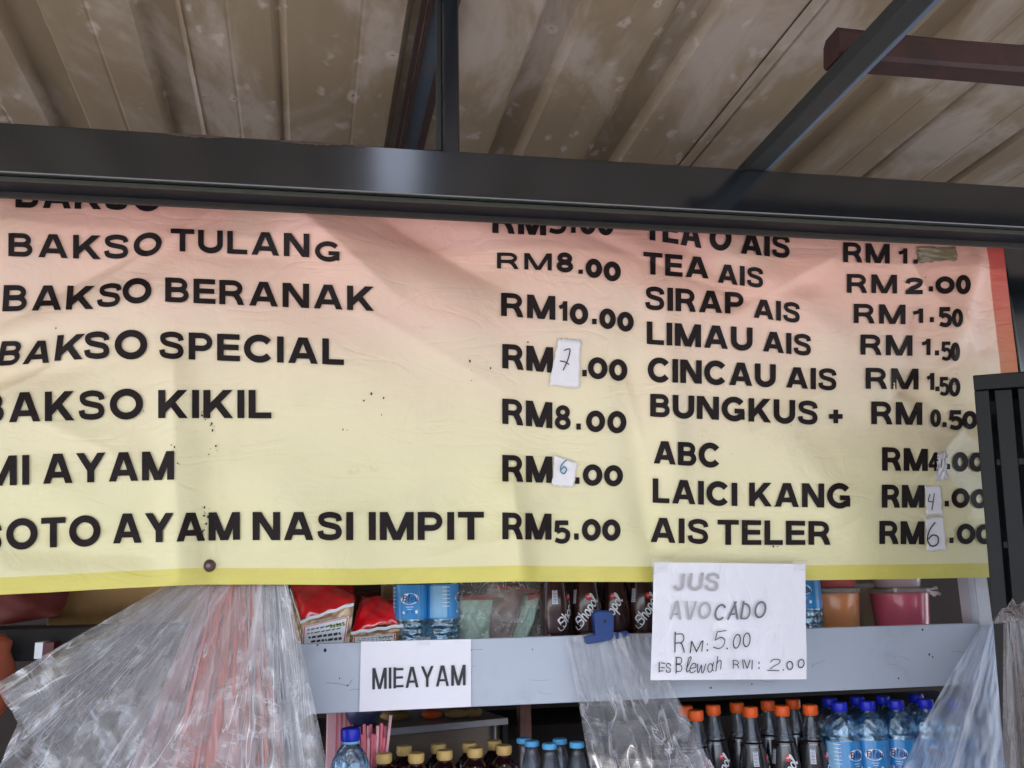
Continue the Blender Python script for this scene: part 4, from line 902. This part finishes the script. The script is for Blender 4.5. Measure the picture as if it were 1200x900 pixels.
# ================================================================== biscuit bags
M['red_film'] = plain('glossy_red_wrapper', (232, 18, 36), .18, .15, 40, bmp=.5, spec=.8, coat=.8)
def biscuit_mat():
    m, t, b, o = new_mat('biscuits_in_clear_film'); v = N(t, 'ShaderNodeUVMap').outputs[0]
    vo = N(t, 'ShaderNodeTexVoronoi'); vo.inputs['Scale'].default_value = 1; t.links.new(mapping(t, v, (6, 5, 1)), vo.inputs['Vector'])
    c = mix(t, lin((216, 186, 142)), lin((150, 110, 74)), sstep(t, vo.outputs['Distance'], .3, .7)); t.links.new(c, b.inputs['Base Color'])
    b.inputs['Roughness'].default_value = .25; b.inputs['Coat Weight'].default_value = .5; bump(t, b, vo.outputs['Distance'], .6, .006); return m
M['biscuit'] = biscuit_mat()
def biscuit_bag(lab, red, front, side, yfr, seed, lblq):
    """red = 4 px corners with depths, front and side faces below it"""
    def c3(q): return [P(a, c, y) for a, c, y in q]
    R3, F3, S3 = c3(red), c3(front), c3(side)
    t_ = thing('biscuit_pack', lab, 'biscuit pack', tuple(np.mean(F3[2:], 0)), 'red topped biscuit packs on the upper shelf')
    patch('red_top', R3, M['red_film'], t_, 20, 16, .016, .0030, seed, (0, -.8, .6))
    patch('front_face', F3, M['biscuit'], t_, 12, 10, .004, .0006, seed + 1, (0, -1, .1))
    patch('side_face', S3, M['biscuit'], t_, 8, 10, .003, .0006, seed + 2, (-1, -.3, 0))
    patch('back_face', [R3[1], R3[0], S3[3] + np.array([0, .1, 0]), F3[2] + np.array([0, .08, 0])], M['biscuit'], t_, 4, 4, 0, 0, 0)
    # white seam between film and face
    e0, e1, e2 = S3[0], F3[0], F3[1]; V = []; pts = [e0 + (e1 - e0) * k / 6 for k in range(6)] + [e1 + (e2 - e1) * k / 12 for k in range(13)]
    for i, p in enumerate(pts):
        wv = .0012 * math.sin(i * 1.7); V += [p + np.array([-.001, -.0095, .002 + wv]), p + np.array([-.001, -.0098, -.0035 + wv])]
    mesh('white_seam', V, [(2 * i, 2 * i + 1, 2 * i + 3, 2 * i + 2) for i in range(len(pts) - 1)], M['white_print'], t_)
    L3 = [P(a, c, y) for a, c, y in lblq]; 
    patch('paper_label', L3, M['white_print'], t_, 4, 4, 0, 0, 0)
    def lf(s, t, l):
        s = s[:, None]; t = t[:, None]; p = (L3[0] * (1 - s) + L3[1] * s) * (1 - t) + (L3[3] * (1 - s) + L3[2] * s) * t; return p + np.array([0, -1, 0]) * l[:, None]
    ik = Ink(); 
    for ln in ([(.03, .04), (.97, .04)], [(.03, .96), (.97, .96)], [(.03, .04), (.03, .96)], [(.97, .04), (.97, .96)]): ik.line(ln, .022, seg=.5)
    ik.emit('label_border', M['red_print'], lf, t_, .0008)
    r = random.Random(seed); ik = Ink()
    for ty, xs, hh in ((.22, .1, .05), (.38, .1, .04), (.56, .14, .09), (.74, .2, .09)):
        x = xs
        while x < .86: wdt = r.uniform(.03, .12); ik.line([(x, ty), (min(.9, x + wdt), ty - .02)], hh, seg=.5); x += wdt + .03
    ik.emit('label_print', M['pen'], lf, t_, .0009)
    ik = Ink(); [ik.line([(.6 + k * .07, .16 + .05 * (k % 2)), (.64 + k * .07, .30)], .05, seg=.5) for k in range(5)]; ik.emit('green_mark', plain('green_print', (120, 150, 40), .4, .1), lf, t_, .0010)
yq = 1.745
biscuit_bag('larger red topped biscuit pack leaning at the left end of the upper shelf', [(341, 684, 1.83), (413, 680, 1.84), (416, 706, yq), (353, 727, yq)], [(353, 728, yq), (415, 707, yq), (409, 757, yq), (353, 760, yq)], [(341, 690, 1.83), (353, 728, yq), (353, 760, yq), (342, 745, 1.83)], yq, 3,
  [(355, 734, yq - .007), (409, 722, yq - .007), (404, 757, yq - .007), (354, 760, yq - .007)])
biscuit_bag('smaller rounder red topped biscuit pack between the large pack and the water bottles', [(424, 699, 1.82), (462, 700, 1.83), (473, 728, yq + .01), (412, 741, yq)], [(412, 741, yq), (473, 732, yq + .01), (469, 758, yq + .01), (412, 759, yq)], [(409, 722, 1.81), (412, 741, yq), (412, 759, yq), (410, 750, 1.81)], yq, 8,
  [(414, 747, yq - .007), (464, 742, yq - .002), (463, 757, yq - .002), (414, 758, yq - .007)])
# dim packets behind them
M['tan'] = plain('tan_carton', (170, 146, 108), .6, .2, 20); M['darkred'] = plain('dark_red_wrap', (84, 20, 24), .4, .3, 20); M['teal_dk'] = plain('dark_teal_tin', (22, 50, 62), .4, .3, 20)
def boxthing(name, lab, cat, px0, px1, pyt, y0, y1, mat, zb_=None, group=None, bev=.003):
    a = P(px0, pyt, y0); c = P(px1, pyt, y0); z0 = zpl + .0005 if zb_ is None else zb_
    t_ = thing(name, lab, cat, ((a[0] + c[0]) / 2, y0, z0), group); b = MB(); b.box(a[0], c[0], y0, y1, z0, a[2], bev); b.build('carton', mat, t_); 
    b = MB(); b.box(a[0] + .004, c[0] - .004, y0 - .0015, y0 - .0005, z0 + .02, z0 + .02 + (a[2] - z0) * .4); b.build('printed_panel', M['tan'] if mat is not M['tan'] else M['white_print'], t_); return t_
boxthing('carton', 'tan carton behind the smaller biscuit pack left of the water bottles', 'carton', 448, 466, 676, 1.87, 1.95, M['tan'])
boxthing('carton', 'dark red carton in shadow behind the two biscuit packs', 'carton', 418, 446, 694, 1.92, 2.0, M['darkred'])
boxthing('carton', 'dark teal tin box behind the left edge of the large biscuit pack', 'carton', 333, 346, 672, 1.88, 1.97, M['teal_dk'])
# pale green packets under clear wrap
M['green_pk'] = plain('pale_green_packet', (186, 214, 194), .35, .15, 45, bmp=.4, dirt=(120, 170, 140)); M['green_dk'] = plain('deep_green_packet', (74, 120, 82), .4, .4, 30); M['pinkbrown'] = plain('mauve_wrapper', (160, 128, 122), .4, .25, 40, bmp=.4)
film_s = film_mat('cling_wrap', (.9, .92, .9), .08, .9, .10, 7, 4, crinkle=.6, gl=1.3)
def packet(lab, q, mat, yd, red=None, th=.05):
    cs = [P(a, c, yd) for a, c in q]; t_ = thing('wrapped_packet', lab, 'packet', (float(np.mean([c[0] for c in cs])), yd, zpl), 'green and mauve packets under clear wrap')
    patch('wrapper', cs, mat, t_, 20, 20, .012, .0040, int(q[0][0])); patch('wrapper_back', [cs[1] + np.array([0, th, 0]), cs[0] + np.array([0, th, 0]), cs[3] + np.array([0, th, 0]), cs[2] + np.array([0, th, 0])], mat, t_, 4, 4, .006, 0, 1, (0, 1, 0))
    tp = [cs[0] + np.array([0, th, 0]), cs[1] + np.array([0, th, 0]), cs[1], cs[0]]; patch('top_flap', tp, M['red_film'] if red else mat, t_, 6, 3, .003, .0005, 2, (0, 0, 1))
    if red: a, c = np.array(cs[0]), np.array(cs[1]); patch('red_stripe', [a + np.array([0, -.006, .0]), c + np.array([0, -.006, 0]), c + np.array([0, -.012, -.009]), a + np.array([0, -.012, -.009])], plain('dull_red_stripe', (176, 84, 84), .4, .2), t_, 6, 2, .002, .0003, 5)
packet('pale green packet right of the water bottles on the upper shelf', [(539, 698), (578, 697), (572, 757), (538, 757)], M['green_pk'], 1.80, True)
packet('deep green packet in the middle of the wrapped packets', [(566, 706), (606, 690), (604, 757), (560, 757)], M['green_dk'], 1.85)
packet('slanted mauve packet in the wrapped group', [(576, 684), (628, 690), (606, 757), (566, 757)], M['pinkbrown'], 1.83, True)
packet('slanting pale green packet next to the brown bottles', [(617, 698), (634, 695), (616, 757), (597, 757)], M['green_pk'], 1.79, True, .03)
wr = thing('clear_wrap', 'clear stretched wrap over the green and mauve packets', 'plastic wrap', tuple(P(585, 752, 1.77))); patch('film', [P(536, 680, 1.79), P(640, 676, 1.79), P(636, 757, 1.765), P(534, 757, 1.765)], film_s, wr, 60, 36, .008, .0030, 12)
# ================================================================== tubs
def tub(lab, px_, pytop, wpx, y, colr, hgt, zbase=None, milky=0, name='food_tub', knot=False):
    a = P(px_ - wpx / 2, pytop, y); c = P(px_ + wpx / 2, pytop, y); r = (c[0] - a[0]) / 2; zt_ = a[2]; z0 = zpl + .0005 if zbase is None else zbase; hgt = zt_ - z0
    t_ = thing(name, lab, 'tub', ((a[0] + c[0]) / 2, y + r, z0), 'round plastic tubs at the right end of the upper shelf')
    m = plain('tub_' + name, colr, .22, .22, 16, bmp=.15, coat=.5)
    b = MB(); b.lathe([(r * .72, .0005), (r * .80, 0.003), (r * .93, hgt - .012), (r * .93, hgt - .010), (.0001, hgt - .0095)], 36); b.build('contents', m, t_, True, True)
    b = MB(); b.lathe([(r * .74, 0), (r * .83, .002), (r * .965, hgt - .010), (r * .965, hgt - .004)], 36); b.build('tub_wall', M['milk'], t_, True, True)
    b = MB(); b.lathe([(r, hgt - .008), (r, hgt - .001), (r * .97, hgt), (r * .9, hgt - .002), (.0001, hgt - .002)], 40); b.build('lid', M['lid'], t_, True, True)
    if knot:
        b = MB(); rs = np.random.RandomState(4); 
        for k in range(7): p0 = (r * .95, -r * .2, hgt - .006); b.tube(p0, (r * 1.15 + rs.uniform(0, .012), -r * .2 + rs.uniform(-.01, .01), hgt - .012 + rs.uniform(-.008, .012)), .0012, 6, .004)
        b.build('bag_knot', M['lid'], t_, False, True)
    return t_
def milk(name, a_, colr=(.95, .95, .95)):
    m, t, b, o = new_mat(name); b.inputs['Base Color'].default_value = (*colr, 1); b.inputs['Roughness'].default_value = .15; b.inputs['Specular IOR Level'].default_value = .8
    tr = N(t, 'ShaderNodeBsdfTransparent'); mx = N(t, 'ShaderNodeMixShader'); mx.inputs[0].default_value = a_; t.links.new(tr.outputs[0], mx.inputs[1]); t.links.new(b.outputs[0], mx.inputs[2]); t.links.new(mx.outputs[0], o.inputs[0]); return m
M['milk'] = milk('clear_tub_plastic', .13); M['lid'] = milk('clear_lid_plastic', .24)
t1 = tub('orange filled round tub right of the single water bottle', 991, 690, 62, 1.76, (232, 136, 36), .08)
tub('red filled tub stacked on the orange tub, its base just showing', 989, 650, 56, 1.765, (196, 40, 48), .08, zat(991, 689, 1.76) + .0005)
t2 = tub('pink filled round tub with a twisted bag end at its rim', 1073, 690, 64, 1.76, (240, 64, 112), .07, knot=True)
tub('milky white tub stacked on the pink tub', 1066, 655, 58, 1.765, (206, 186, 196), .06, zat(1073, 689, 1.76) + .0005)
tub('beige tub squeezed behind the pink tub', 1040, 684, 46, 1.85, (170, 136, 104), .07)
# ================================================================== clip
M['clip'] = plain('blue_clip_plastic', (10, 54, 118), .35, .12, 40, bmp=.05)
cp = P(700, 750, YF - .012); clip = thing('blue_clip', 'blue plastic clip holding the clear bag on the shelf board', 'clip', tuple(cp))
def prism(name, pts, y0, y1, mat, parent):
    A = [P(a, c, y0) for a, c in pts]; n = len(A); Vv = A + [np.array([p[0], y1, p[2]]) for p in A]
    Fs = [tuple(range(n - 1, -1, -1)), tuple(range(n, 2 * n))] + [(i, (i + 1) % n, n + (i + 1) % n, n + i) for i in range(n)]
    o = mesh(name, Vv, Fs, mat, parent); md = o.modifiers.new('bev', 'BEVEL'); md.width = .0012; md.segments = 2; md.limit_method = 'ANGLE'; return o
prism('jaw', [(696, 719), (700, 716), (716, 717), (720, 723), (719, 748), (714, 751), (688, 755), (686, 746), (698, 744)], YF - .022, YF - .004, M['clip'], clip)
prism('lever', [(697, 716.5), (701, 714.5), (715, 715.5), (718, 719)], YF - .004, YF + .03, M['clip'], clip)
hp = P(709, 728, YF - .0225); b = MB(); b.tube(hp, hp + np.array([0, .0003, 0]), .0026, 12); b.build('hole', M['hole'], clip)
prism('spring_bar', [(721, 742), (735, 739), (738, 745), (722, 749)], YF - .014, YF - .008, M['clip'], clip)
# ================================================================== plastic bags
def fan(name, S, E, mat, parent, yS, yE, pleats, amp, seed, ns=220, nt_=90, tw=.3, crump=.004, uvs=1.0, curve=0):
    """film gathered along the px polyline S and spreading to the px polyline E"""
    r = np.random.RandomState(seed); s = np.linspace(0, 1, ns + 1); t = np.linspace(0, 1, nt_ + 1); T, S2 = np.meshgrid(t, s, indexing='ij')
    def ev(pp, s_): k = np.linspace(0, 1, len(pp)); return np.interp(s_, k, [p[0] for p in pp]), np.interp(s_, k, [p[1] for p in pp])
    ax, ay = ev(S, S2); ex, ey = ev(E, S2); X = ax + (ex - ax) * T; Yp = ay + (ey - ay) * T
    X = X + curve * np.sin(math.pi * T) * (S2 - .5) * 2
    dep = yS + (yE - yS) * T ** .8
    w_ = np.zeros_like(T)
    for k in range(5):
        f = pleats * (1 + .55 * k) * r.uniform(.8, 1.2); w_ += np.sin(2 * math.pi * f * (S2 + tw * .05 * np.sin(2.3 * T + r.rand() * 6)) + r.rand() * 6.28 + r.uniform(-2, 2) * T) / (1 + .8 * k)
    c_ = np.zeros_like(T)
    for k in range(9): c_ += np.sin(r.uniform(15, 60) * S2 + r.uniform(-30, 30) * T + r.rand() * 6.28) * np.sin(r.uniform(8, 34) * T + r.uniform(-18, 18) * S2 + r.rand() * 6)
    dep = dep - amp * (.25 + T) * w_ - crump * T * c_ * .5
    X = X + 1.2 * T * w_
    V = P(X, Yp, dep).reshape(-1, 3); i_ = np.arange(V.shape[0]).reshape(nt_ + 1, ns + 1)
    Fs = np.stack([i_[:-1, :-1], i_[1:, :-1], i_[1:, 1:], i_[:-1, 1:]], -1).reshape(-1, 4)
    return mesh(name, V, Fs, mat, parent, True, np.stack([S2 * uvs, T], -1).reshape(-1, 2))
film1 = film_mat('clear_polythene', (.94, .93, .98), .14, .9, .10, 20, .8, crinkle=.4, gl=1.6)
film2 = film_mat('clear_polythene_crumpled', (.97, .96, 1.0), .15, 1.0, .08, 15, 1.3, crinkle=.7, gl=2.0)
film3 = film_mat('clear_polythene_creased', (.96, .95, 1.0), .06, .9, .08, 5, 1.9, crinkle=.8, gl=1.5, fw=.3)
filmp = film_mat('pink_polythene', (.98, .50, .46), .52, .12, .16, 12, .6, gl=1.2, crinkle=.4, fw=.1)
filmp2 = film_mat('pale_pink_polythene', (.98, .66, .66), .42, .2, .16, 10, .6, gl=1.2, crinkle=.4, fw=.1)
filmw = film_mat('milky_polythene', (.94, .94, 1.0), .50, .6, .16, 12, .6, gl=1.4, crinkle=.4)
bagL = thing('hanging_bag_bundle', 'big bundle of clear and pink plastic bags hanging below the left of the banner', 'plastic bags', tuple(P(275, 676, 1.63)))
EL = [(-8, 803), (22, 846), (-6, 905), (60, 985), (150, 1010), (240, 1010), (330, 1000), (398, 960)]
fan('clear_sheet', [(222, 670), (262, 668), (300, 668), (334, 668)], EL, film2, bagL, 1.635, 1.50, 6, .012, 1, 260, 130, 1, .012)
fan('clear_sheet', [(230, 671), (262, 668), (300, 668), (334, 668)], [(6, 815), (40, 868), (20, 925), (90, 1000), (180, 1015), (260, 1010), (340, 1000), (388, 950)], film1, bagL, 1.640, 1.53, 9, .010, 2, 260, 110, 1, .008)
fan('pink_sheet', [(256, 670), (298, 670)], [(180, 985), (240, 1000), (300, 1000), (345, 985)], filmp, bagL, 1.637, 1.515, 6, .006, 3, 160, 60, .6, .003)
fan('pale_pink_sheet', [(245, 670), (285, 670)], [(120, 985), (190, 1000), (250, 1000), (285, 985)], filmp2, bagL, 1.639, 1.53, 6, .006, 4, 160, 60, .6, .003)
fan('milky_sheet', [(290, 670), (332, 670)], [(285, 985), (330, 1000), (370, 985)], filmw, bagL, 1.636, 1.52, 7, .006, 5, 160, 60, .6, .003)
fan('milky_sheet', [(300, 670), (330, 670)], [(300, 985), (350, 1000), (392, 950)], film1, bagL, 1.638, 1.53, 7, .006, 6, 160, 60, .6, .003)
bagM = thing('hanging_clear_bag', 'crumpled clear plastic bag hanging from the blue clip', 'plastic bag', tuple(P(705, 745, YF - .01)))
fan('front_film', [(664, 748), (690, 742), (722, 741), (757, 744)], [(700, 935), (740, 950), (800, 950), (848, 925)], film3, bagM, YF - .012, YF - .08, 4, .010, 11, 160, 110, 1, .012)
fan('back_film', [(660, 749), (690, 744), (722, 742), (762, 746)], [(706, 930), (740, 955), (800, 955), (842, 930)], film3, bagM, YF - .006, YF - .05, 4, .008, 12, 160, 110, 1, .010)
bagR = thing('knotted_clear_bag', 'pale clear plastic bag draping down left of the knot at the right', 'plastic bag', tuple(P(1170, 735, YF - .03)))
filmh = film_mat('hazy_polythene', (.74, .82, 1.0), .30, .6, .14, 11, .9, crinkle=.2, gl=1.2)
fan('front_film', [(1150, 733), (1163, 731), (1170, 731)], [(1040, 940), (1110, 960), (1192, 960)], filmh, bagR, YF - .015, YF - .10, 1.6, .008, 21, 140, 90, .6, .003, curve=6)
fan('back_film', [(1154, 734), (1163, 731), (1172, 731)], [(1070, 940), (1120, 960), (1188, 960)], filmh, bagR, YF - .010, YF - .06, 3, .005, 22, 140, 90, .6, .003)
filmd = film_mat('smoky_polythene', (.66, .60, .60), .16, .5, .12, 7, .8, tint=(.85, .8, .78), crinkle=.3, gl=1.4)
bagK = thing('brownish_knotted_bag', 'brownish clear bag with a tied knot hanging in front of the black crate', 'plastic bag', tuple(P(1190, 725, 1.18)))
fan('skirt', [(1176, 726), (1188, 722), (1200, 724)], [(1176, 950), (1215, 970), (1280, 960)], filmd, bagK, 1.18, 1.15, 2.2, .008, 31, 140, 80, .6, .003)
fan('knot_ears', [(1196, 728), (1198, 726), (1199, 727)], [(1164, 731), (1170, 716), (1179, 712), (1186, 701), (1193, 709), (1203, 700), (1212, 712)], filmd, bagK, 1.18, 1.160, 3, .005, 32, 120, 40, .6, .006)
# ================================================================== black crate
YC = 1.33
def crate_pt(px_, py_): return P(px_, py_, YC)
cA = P(1140, 440, YC); cBt = P(1165, 680, YC)
crate = thing('black_crate', 'black slatted plastic crate standing upright at the right in front of the banner', 'crate', (cA[0], YC, cBt[2] - .38))
th_ = math.radians(-41)
def cw(u, v, w_):   # u along the crate face, v depth into the crate, w_ height
    return (u * math.cos(th_) - v * math.sin(th_) * 1.0, u * math.sin(th_) + v * math.cos(th_), w_)
zc0 = cBt[2] - .38; Hc = cA[2] - zc0; Wc = .34; Dc = .24
LEAN = math.radians(2.6)
def cbox(name, u0, u1, v0, v1, w0, w1, bev=.002):
    b = MB(); b.box(u0, u1, v0, v1, w0, w1, bev); b.v = [tuple(np.array(cw(p[0] * math.cos(LEAN) - (Hc - p[2]) * math.sin(LEAN), p[1], Hc - (Hc - p[2]) * math.cos(LEAN) - p[0] * math.sin(LEAN))) + np.array([cA[0], YC, zc0])) for p in b.v]; return b.build(name, M['crate'], crate)
cbox('rim_post', 0, .022, 0, .022, 0, Hc - .0265); cbox('rim_post', Wc - .022, Wc, 0, .022, 0, Hc - .0265)
cbox('rim_rail', 0, Wc, -.002, .024, Hc - .026, Hc); cbox('rim_rail', 0, Wc, -.002, .024, -.027, -.0005)
u_ = .030; ks = 0
while u_ < Wc - .03: cbox('slat', u_, u_ + .0255, .006, .012, 0, Hc - .0265, .0015); u_ += .0345
for py_ in (541, 638, 735): wv = zat(1160, py_, YC) - zc0; cbox('cross_bar', .0225, Wc - .0225, .0125, .019, wv - .006, wv + .006, .0015)
cbox('side_wall', 0, .004, .0225, Dc, 0, Hc - .0265); cbox('side_wall', Wc - .004, Wc, .0225, Dc, 0, Hc - .0265); cbox('back_wall', 0, Wc, Dc + .0005, Dc + .006, 0, Hc); cbox('end_wall', .0045, Wc - .0045, .0245, Dc, Hc - .006, Hc - .001); cbox('end_wall', .0045, Wc - .0045, .0245, Dc, .001, .006)
# crate rests on a stack of the same kind below the frame
b = MB(); b.box(0.0, Wc, .0, Dc, -zc0 + .0, -.0275); b.v = [tuple(np.array(cw(*p)) + np.array([cA[0], YC, zc0])) for p in b.v]
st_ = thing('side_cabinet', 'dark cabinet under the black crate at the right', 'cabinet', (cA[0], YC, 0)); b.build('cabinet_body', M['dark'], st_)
# ================================================================== left background clutter
M['maroon'] = plain('maroon_cloth', (96, 34, 28), .7, .3, 10, bmp=.5); M['stained'] = plain('stained_tan_board', (200, 160, 104), .5, .35, 9, bmp=.3, dirt=(84, 58, 36)); M['blackb'] = plain('black_board', (26, 20, 20), .7, .3, 10); M['orange_c'] = plain('terracotta_sack', (176, 92, 66), .7, .2, 12, bmp=.4)
t_ = thing('maroon_bundle', 'maroon cloth bundle on the dark ledge at the far left under the banner', 'cloth', tuple(P(40, 735, 2.0)))
patch('cloth', [P(-60, 660, 2.0), P(92, 660, 2.0), P(70, 722, 1.95), P(-60, 742, 1.93)], M['maroon'], t_, 30, 16, .03, .006, 4)
patch('cloth_back', [P(92, 660, 2.05), P(-60, 660, 2.05), P(-60, 742, 2.05), P(70, 722, 2.05)], M['maroon'], t_, 6, 4, .0, .0, 4, (0, 1, 0))
t_ = thing('stained_board', 'stained tan board behind the top of the hanging bags', 'board', tuple(P(160, 727, 2.06)))
a, c = P(62, 650, 2.06), P(330, 729, 2.06); b = MB(); b.box(a[0], c[0], 2.06, 2.10, c[2], a[2], .003); b.build('panel', M['stained'], t_)
t_ = thing('dark_ledge', 'black ledge running below the maroon bundle at the left', 'ledge', tuple(P(60, 750, 1.94)))
a, c = P(-120, 738, 1.92), P(330, 765, 1.92); b = MB(); b.box(a[0], c[0], 1.92, 2.12, c[2], a[2] - .004, .003); b.build('ledge_board', M['blackb'], t_)
for xx_ in (a[0] + .02, c[0] - .05): b = MB(); b.box(xx_, xx_ + .03, 1.96, 1.99, 0, c[2] - .0005); b.build('leg', M['blackb'], t_)
t_ = thing('terracotta_sack', 'terracotta coloured sack at the far left edge behind the bags', 'sack', tuple(P(-10, 800, 1.85)))
b = MB(); a, c = P(-60, 752, 1.80), P(-2, 815, 1.80); cx_, cz_ = (a[0] + c[0]) / 2, (a[2] + c[2]) / 2; rx_ = (c[0] - a[0]) / 2; rz_ = (a[2] - c[2]) * .8
b.lathe([(.0001, -1), (.7, -.95), (1, -.6), (.96, -.1), (1, .2), (.8, .55), (.86, .78), (.5, .98), (.0001, 1)], 24, rfun=lambda a_, z: 1 + .05 * math.sin(5 * a_ + 4 * z))
b.v = [(cx_ + x * rx_, 1.86 + y * .06, cz_ - rz_ * .25 + z * rz_) for x, y, z in b.v]; b.build('sack_body', M['orange_c'], t_, True)
t_ = thing('milk_carton', 'small white and red packet standing behind the left bags', 'packet', tuple(P(50, 772, 1.86)))
a, c, e = P(41, 753, 1.86), P(49, 772, 1.86), P(62, 772, 1.86); b = MB(); b.box(a[0], c[0], 1.86, 1.90, c[2], a[2], .001); b.build('white_side', M['white_print'], t_); b = MB(); b.box(c[0] + .0005, e[0], 1.86, 1.90, c[2], a[2], .001); b.build('red_side', M['darkred'], t_)
# food case behind the sauce bottles
M['steelplate'] = plain('worn_steel_plate', (150, 146, 152), .3, .15, 20, metal=.25); M['caseglass'] = milk('smoked_glass', .35, (.10, .09, .09))
tz = zat(520, 856, 1.97); xa = P(446, 853, 1.97)[0]; xb = P(602, 843, 1.97)[0]
tz += 0
case = thing('food_case', 'dark food case with a worn steel top behind the gold capped bottles', 'case', ((xa + xb) / 2, 1.97, zlow_pl))
b = MB(); b.box(xa, xb, 1.97, 2.27, tz, tz + .014, .001); b.build('steel_top', M['steelplate'], case)
b = MB(); b.box(xa + .004, xb - .004, 1.990, 2.26, zlow_pl + .001, tz - .0005); b.build('cabinet', plain('brown_case', (112, 94, 80), .35, .3, 5, bmp=0, metal=.2), case)
b = MB(); b.box(xb - .012, xb - .0005, 1.972, 1.989, zlow_pl, tz - .0005); b.build('edge_post', M['blackb'], case); b = MB(); b.box(xb - .030, xb - .027, 1.975, 1.989, zlow_pl, tz - .0005); b.build('edge_trim', M['steelplate'], case)
M['food_o'] = plain('carrot_orange', (224, 100, 48), .5, .2, 40); M['food_b'] = plain('fried_crumb', (160, 130, 84), .8, .4, 60, bmp=.8)
def lump(name, lab, px_, py_, rxm, mat, seed):
    q = P(px_, py_, 2.02); rs = np.random.RandomState(seed); t_ = thing(name, lab, 'food', (q[0], 2.03, tz + .0145)); b = MB()
    b.lathe([(.0001, 0)] + [(math.sin(a) * rxm, .014 - .014 * math.cos(a)) for a in np.linspace(.3, 2.9, 8)] + [(.0001, .028)], 16, rfun=lambda a, z: 1 + .18 * math.sin(3 * a + seed) + .1 * math.sin(7 * a + 200 * z)); b.v = [(x, y * .7, z * .8) for x, y, z in b.v]; b.build('piece', mat, t_, True, True)
lump('fried_snack', 'brown fried snack on the steel top at its left end', 462, 842, .030, M['food_b'], 1); lump('carrot_piece', 'orange piece of food in the middle of the steel top', 506, 838, .022, M['food_o'], 2)
lump('fried_snack', 'crumbly snack right of the orange piece on the steel top', 536, 836, .024, M['food_b'], 3); lump('fried_snack', 'small crumbly snack nearest the right end of the steel top', 556, 834, .018, M['food_b'], 4)
case.rotation_euler = (0, 0, .28)
t_ = thing('blue_bowl', 'dark blue bowl tucked under the shelf board above the straws', 'bowl', tuple(P(425, 850, 1.90)))
b = MB(); b.lathe([(.012, 0), (.026, .006), (.034, .022), (.038, .045), (.036, .045), (.030, .02), (.0001, .01)], 30); b.build('bowl_body', plain('navy_plastic', (50, 58, 92), .35, .15), t_, True, True)
# bowl stands on a post box
q = P(425, 850, 1.90); b = MB(); b.box(q[0] - .03, q[0] + .03, 1.87, 1.93, zlow_pl, q[2] - .0005, .002); t_ = thing('bowl_stand', 'dark box carrying the blue bowl', 'box', (q[0], 1.9, zlow_pl)); b.build('box_body', M['darkred'], t_)
# straws
M['straw'] = plain('pink_straw', (224, 110, 128), .3, .15, 20, bmp=0); M['straw2'] = plain('pale_pink_straw', (232, 176, 186), .3, .1, 20, bmp=0)
rs = random.Random(3)
jar = thing('straw_cup', 'cup holding the pink drinking straws left of the sauce bottles', 'cup', tuple(P(434, 990, 1.80)))
qj = P(436, 900, 1.80); jar.location = (qj[0], 1.80, zlow_pl)
b = MB(); b.lathe([(.024, 0), (.028, .10), (.0275, .10), (.0235, .003), (.0001, .003)], 28); b.build('cup_wall', M['milk'], jar, True, True)
for k in range(18):
    px_ = 420 + (k % 9) * 3.9 + rs.uniform(-1, 1); tp = P(px_, rs.choice([847, 849, 852, 860, 866]) + rs.uniform(-2, 2), 1.79 + .02 * (k // 9)); bx_ = qj[0] + (tp[0] - qj[0]) * .55
    t_ = thing('drinking_straw', 'pink drinking straw standing in the cup between the refill bottle and the sauce bottles', 'straw', (bx_, 1.80, zlow_pl + .004), 'pink drinking straws in the cup')
    b = MB(); b.tube((bx_, 1.795 + .01 * (k // 9), zlow_pl + .004), tp, .0032, 9, caps=False); b.build('tube', M['straw'] if k % 3 else M['straw2'], t_, True)
tp = P(458, 838, 1.79); t_ = thing('drinking_straw', 'single pale straw leaning out to the right of the bundle', 'straw', (qj[0] + .01, 1.79, zlow_pl + .004)); b = MB(); b.tube((qj[0] + .008, 1.79, zlow_pl + .004), tp, .003, 9, caps=False); b.build('tube', M['straw2'], t_, True)
t_ = thing('pink_packet', 'pale pink striped packet behind the cap of the refill bottle', 'packet', tuple(P(400, 870, 1.93)))
a, c = P(383, 830, 1.90), P(414, 900, 1.90); b = MB(); b.box(a[0], c[0], 1.90, 1.93, zlow_pl, a[2], .002); b.build('packet_body', M['straw2'], t_)
for k in range(4): b = MB(); xx_ = a[0] + .018 + k * .009; b.box(xx_, xx_ + .003, 1.8985, 1.8995, zlow_pl + .01, a[2] - .002); b.build('stripe', M['straw'], t_)
# rusty post and dim planks behind the clear bottles
t_ = thing('rusty_post', 'rusty brown post standing behind the sky blue capped bottles', 'post', tuple(P(615, 860, 2.05)))
a, c = P(609, 830, 2.05), P(623, 860, 2.05); t_.location = (a[0], 2.05, 0); b = MB(); b.box(a[0], c[0], 2.05, 2.09, 0, a[2] + .05, .002); b.build('upright', plain('rusty_steel', (140, 96, 86), .6, .5, 30, bmp=.5, dirt=(150, 140, 140)), t_)
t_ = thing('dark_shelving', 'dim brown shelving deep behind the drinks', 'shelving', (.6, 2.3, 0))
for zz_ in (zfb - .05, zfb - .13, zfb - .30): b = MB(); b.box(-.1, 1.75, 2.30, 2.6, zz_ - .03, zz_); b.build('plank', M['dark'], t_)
# ================================================================== surroundings behind the camera
t_ = thing('opposite_wall', 'pale rendered wall on the far side of the lane', 'wall', (0, -9, 0)); b = MB(); b.box(-14, 14, -9.3, -9, 0, 2.8); b.build('wall_face', M['earthw'], t_)
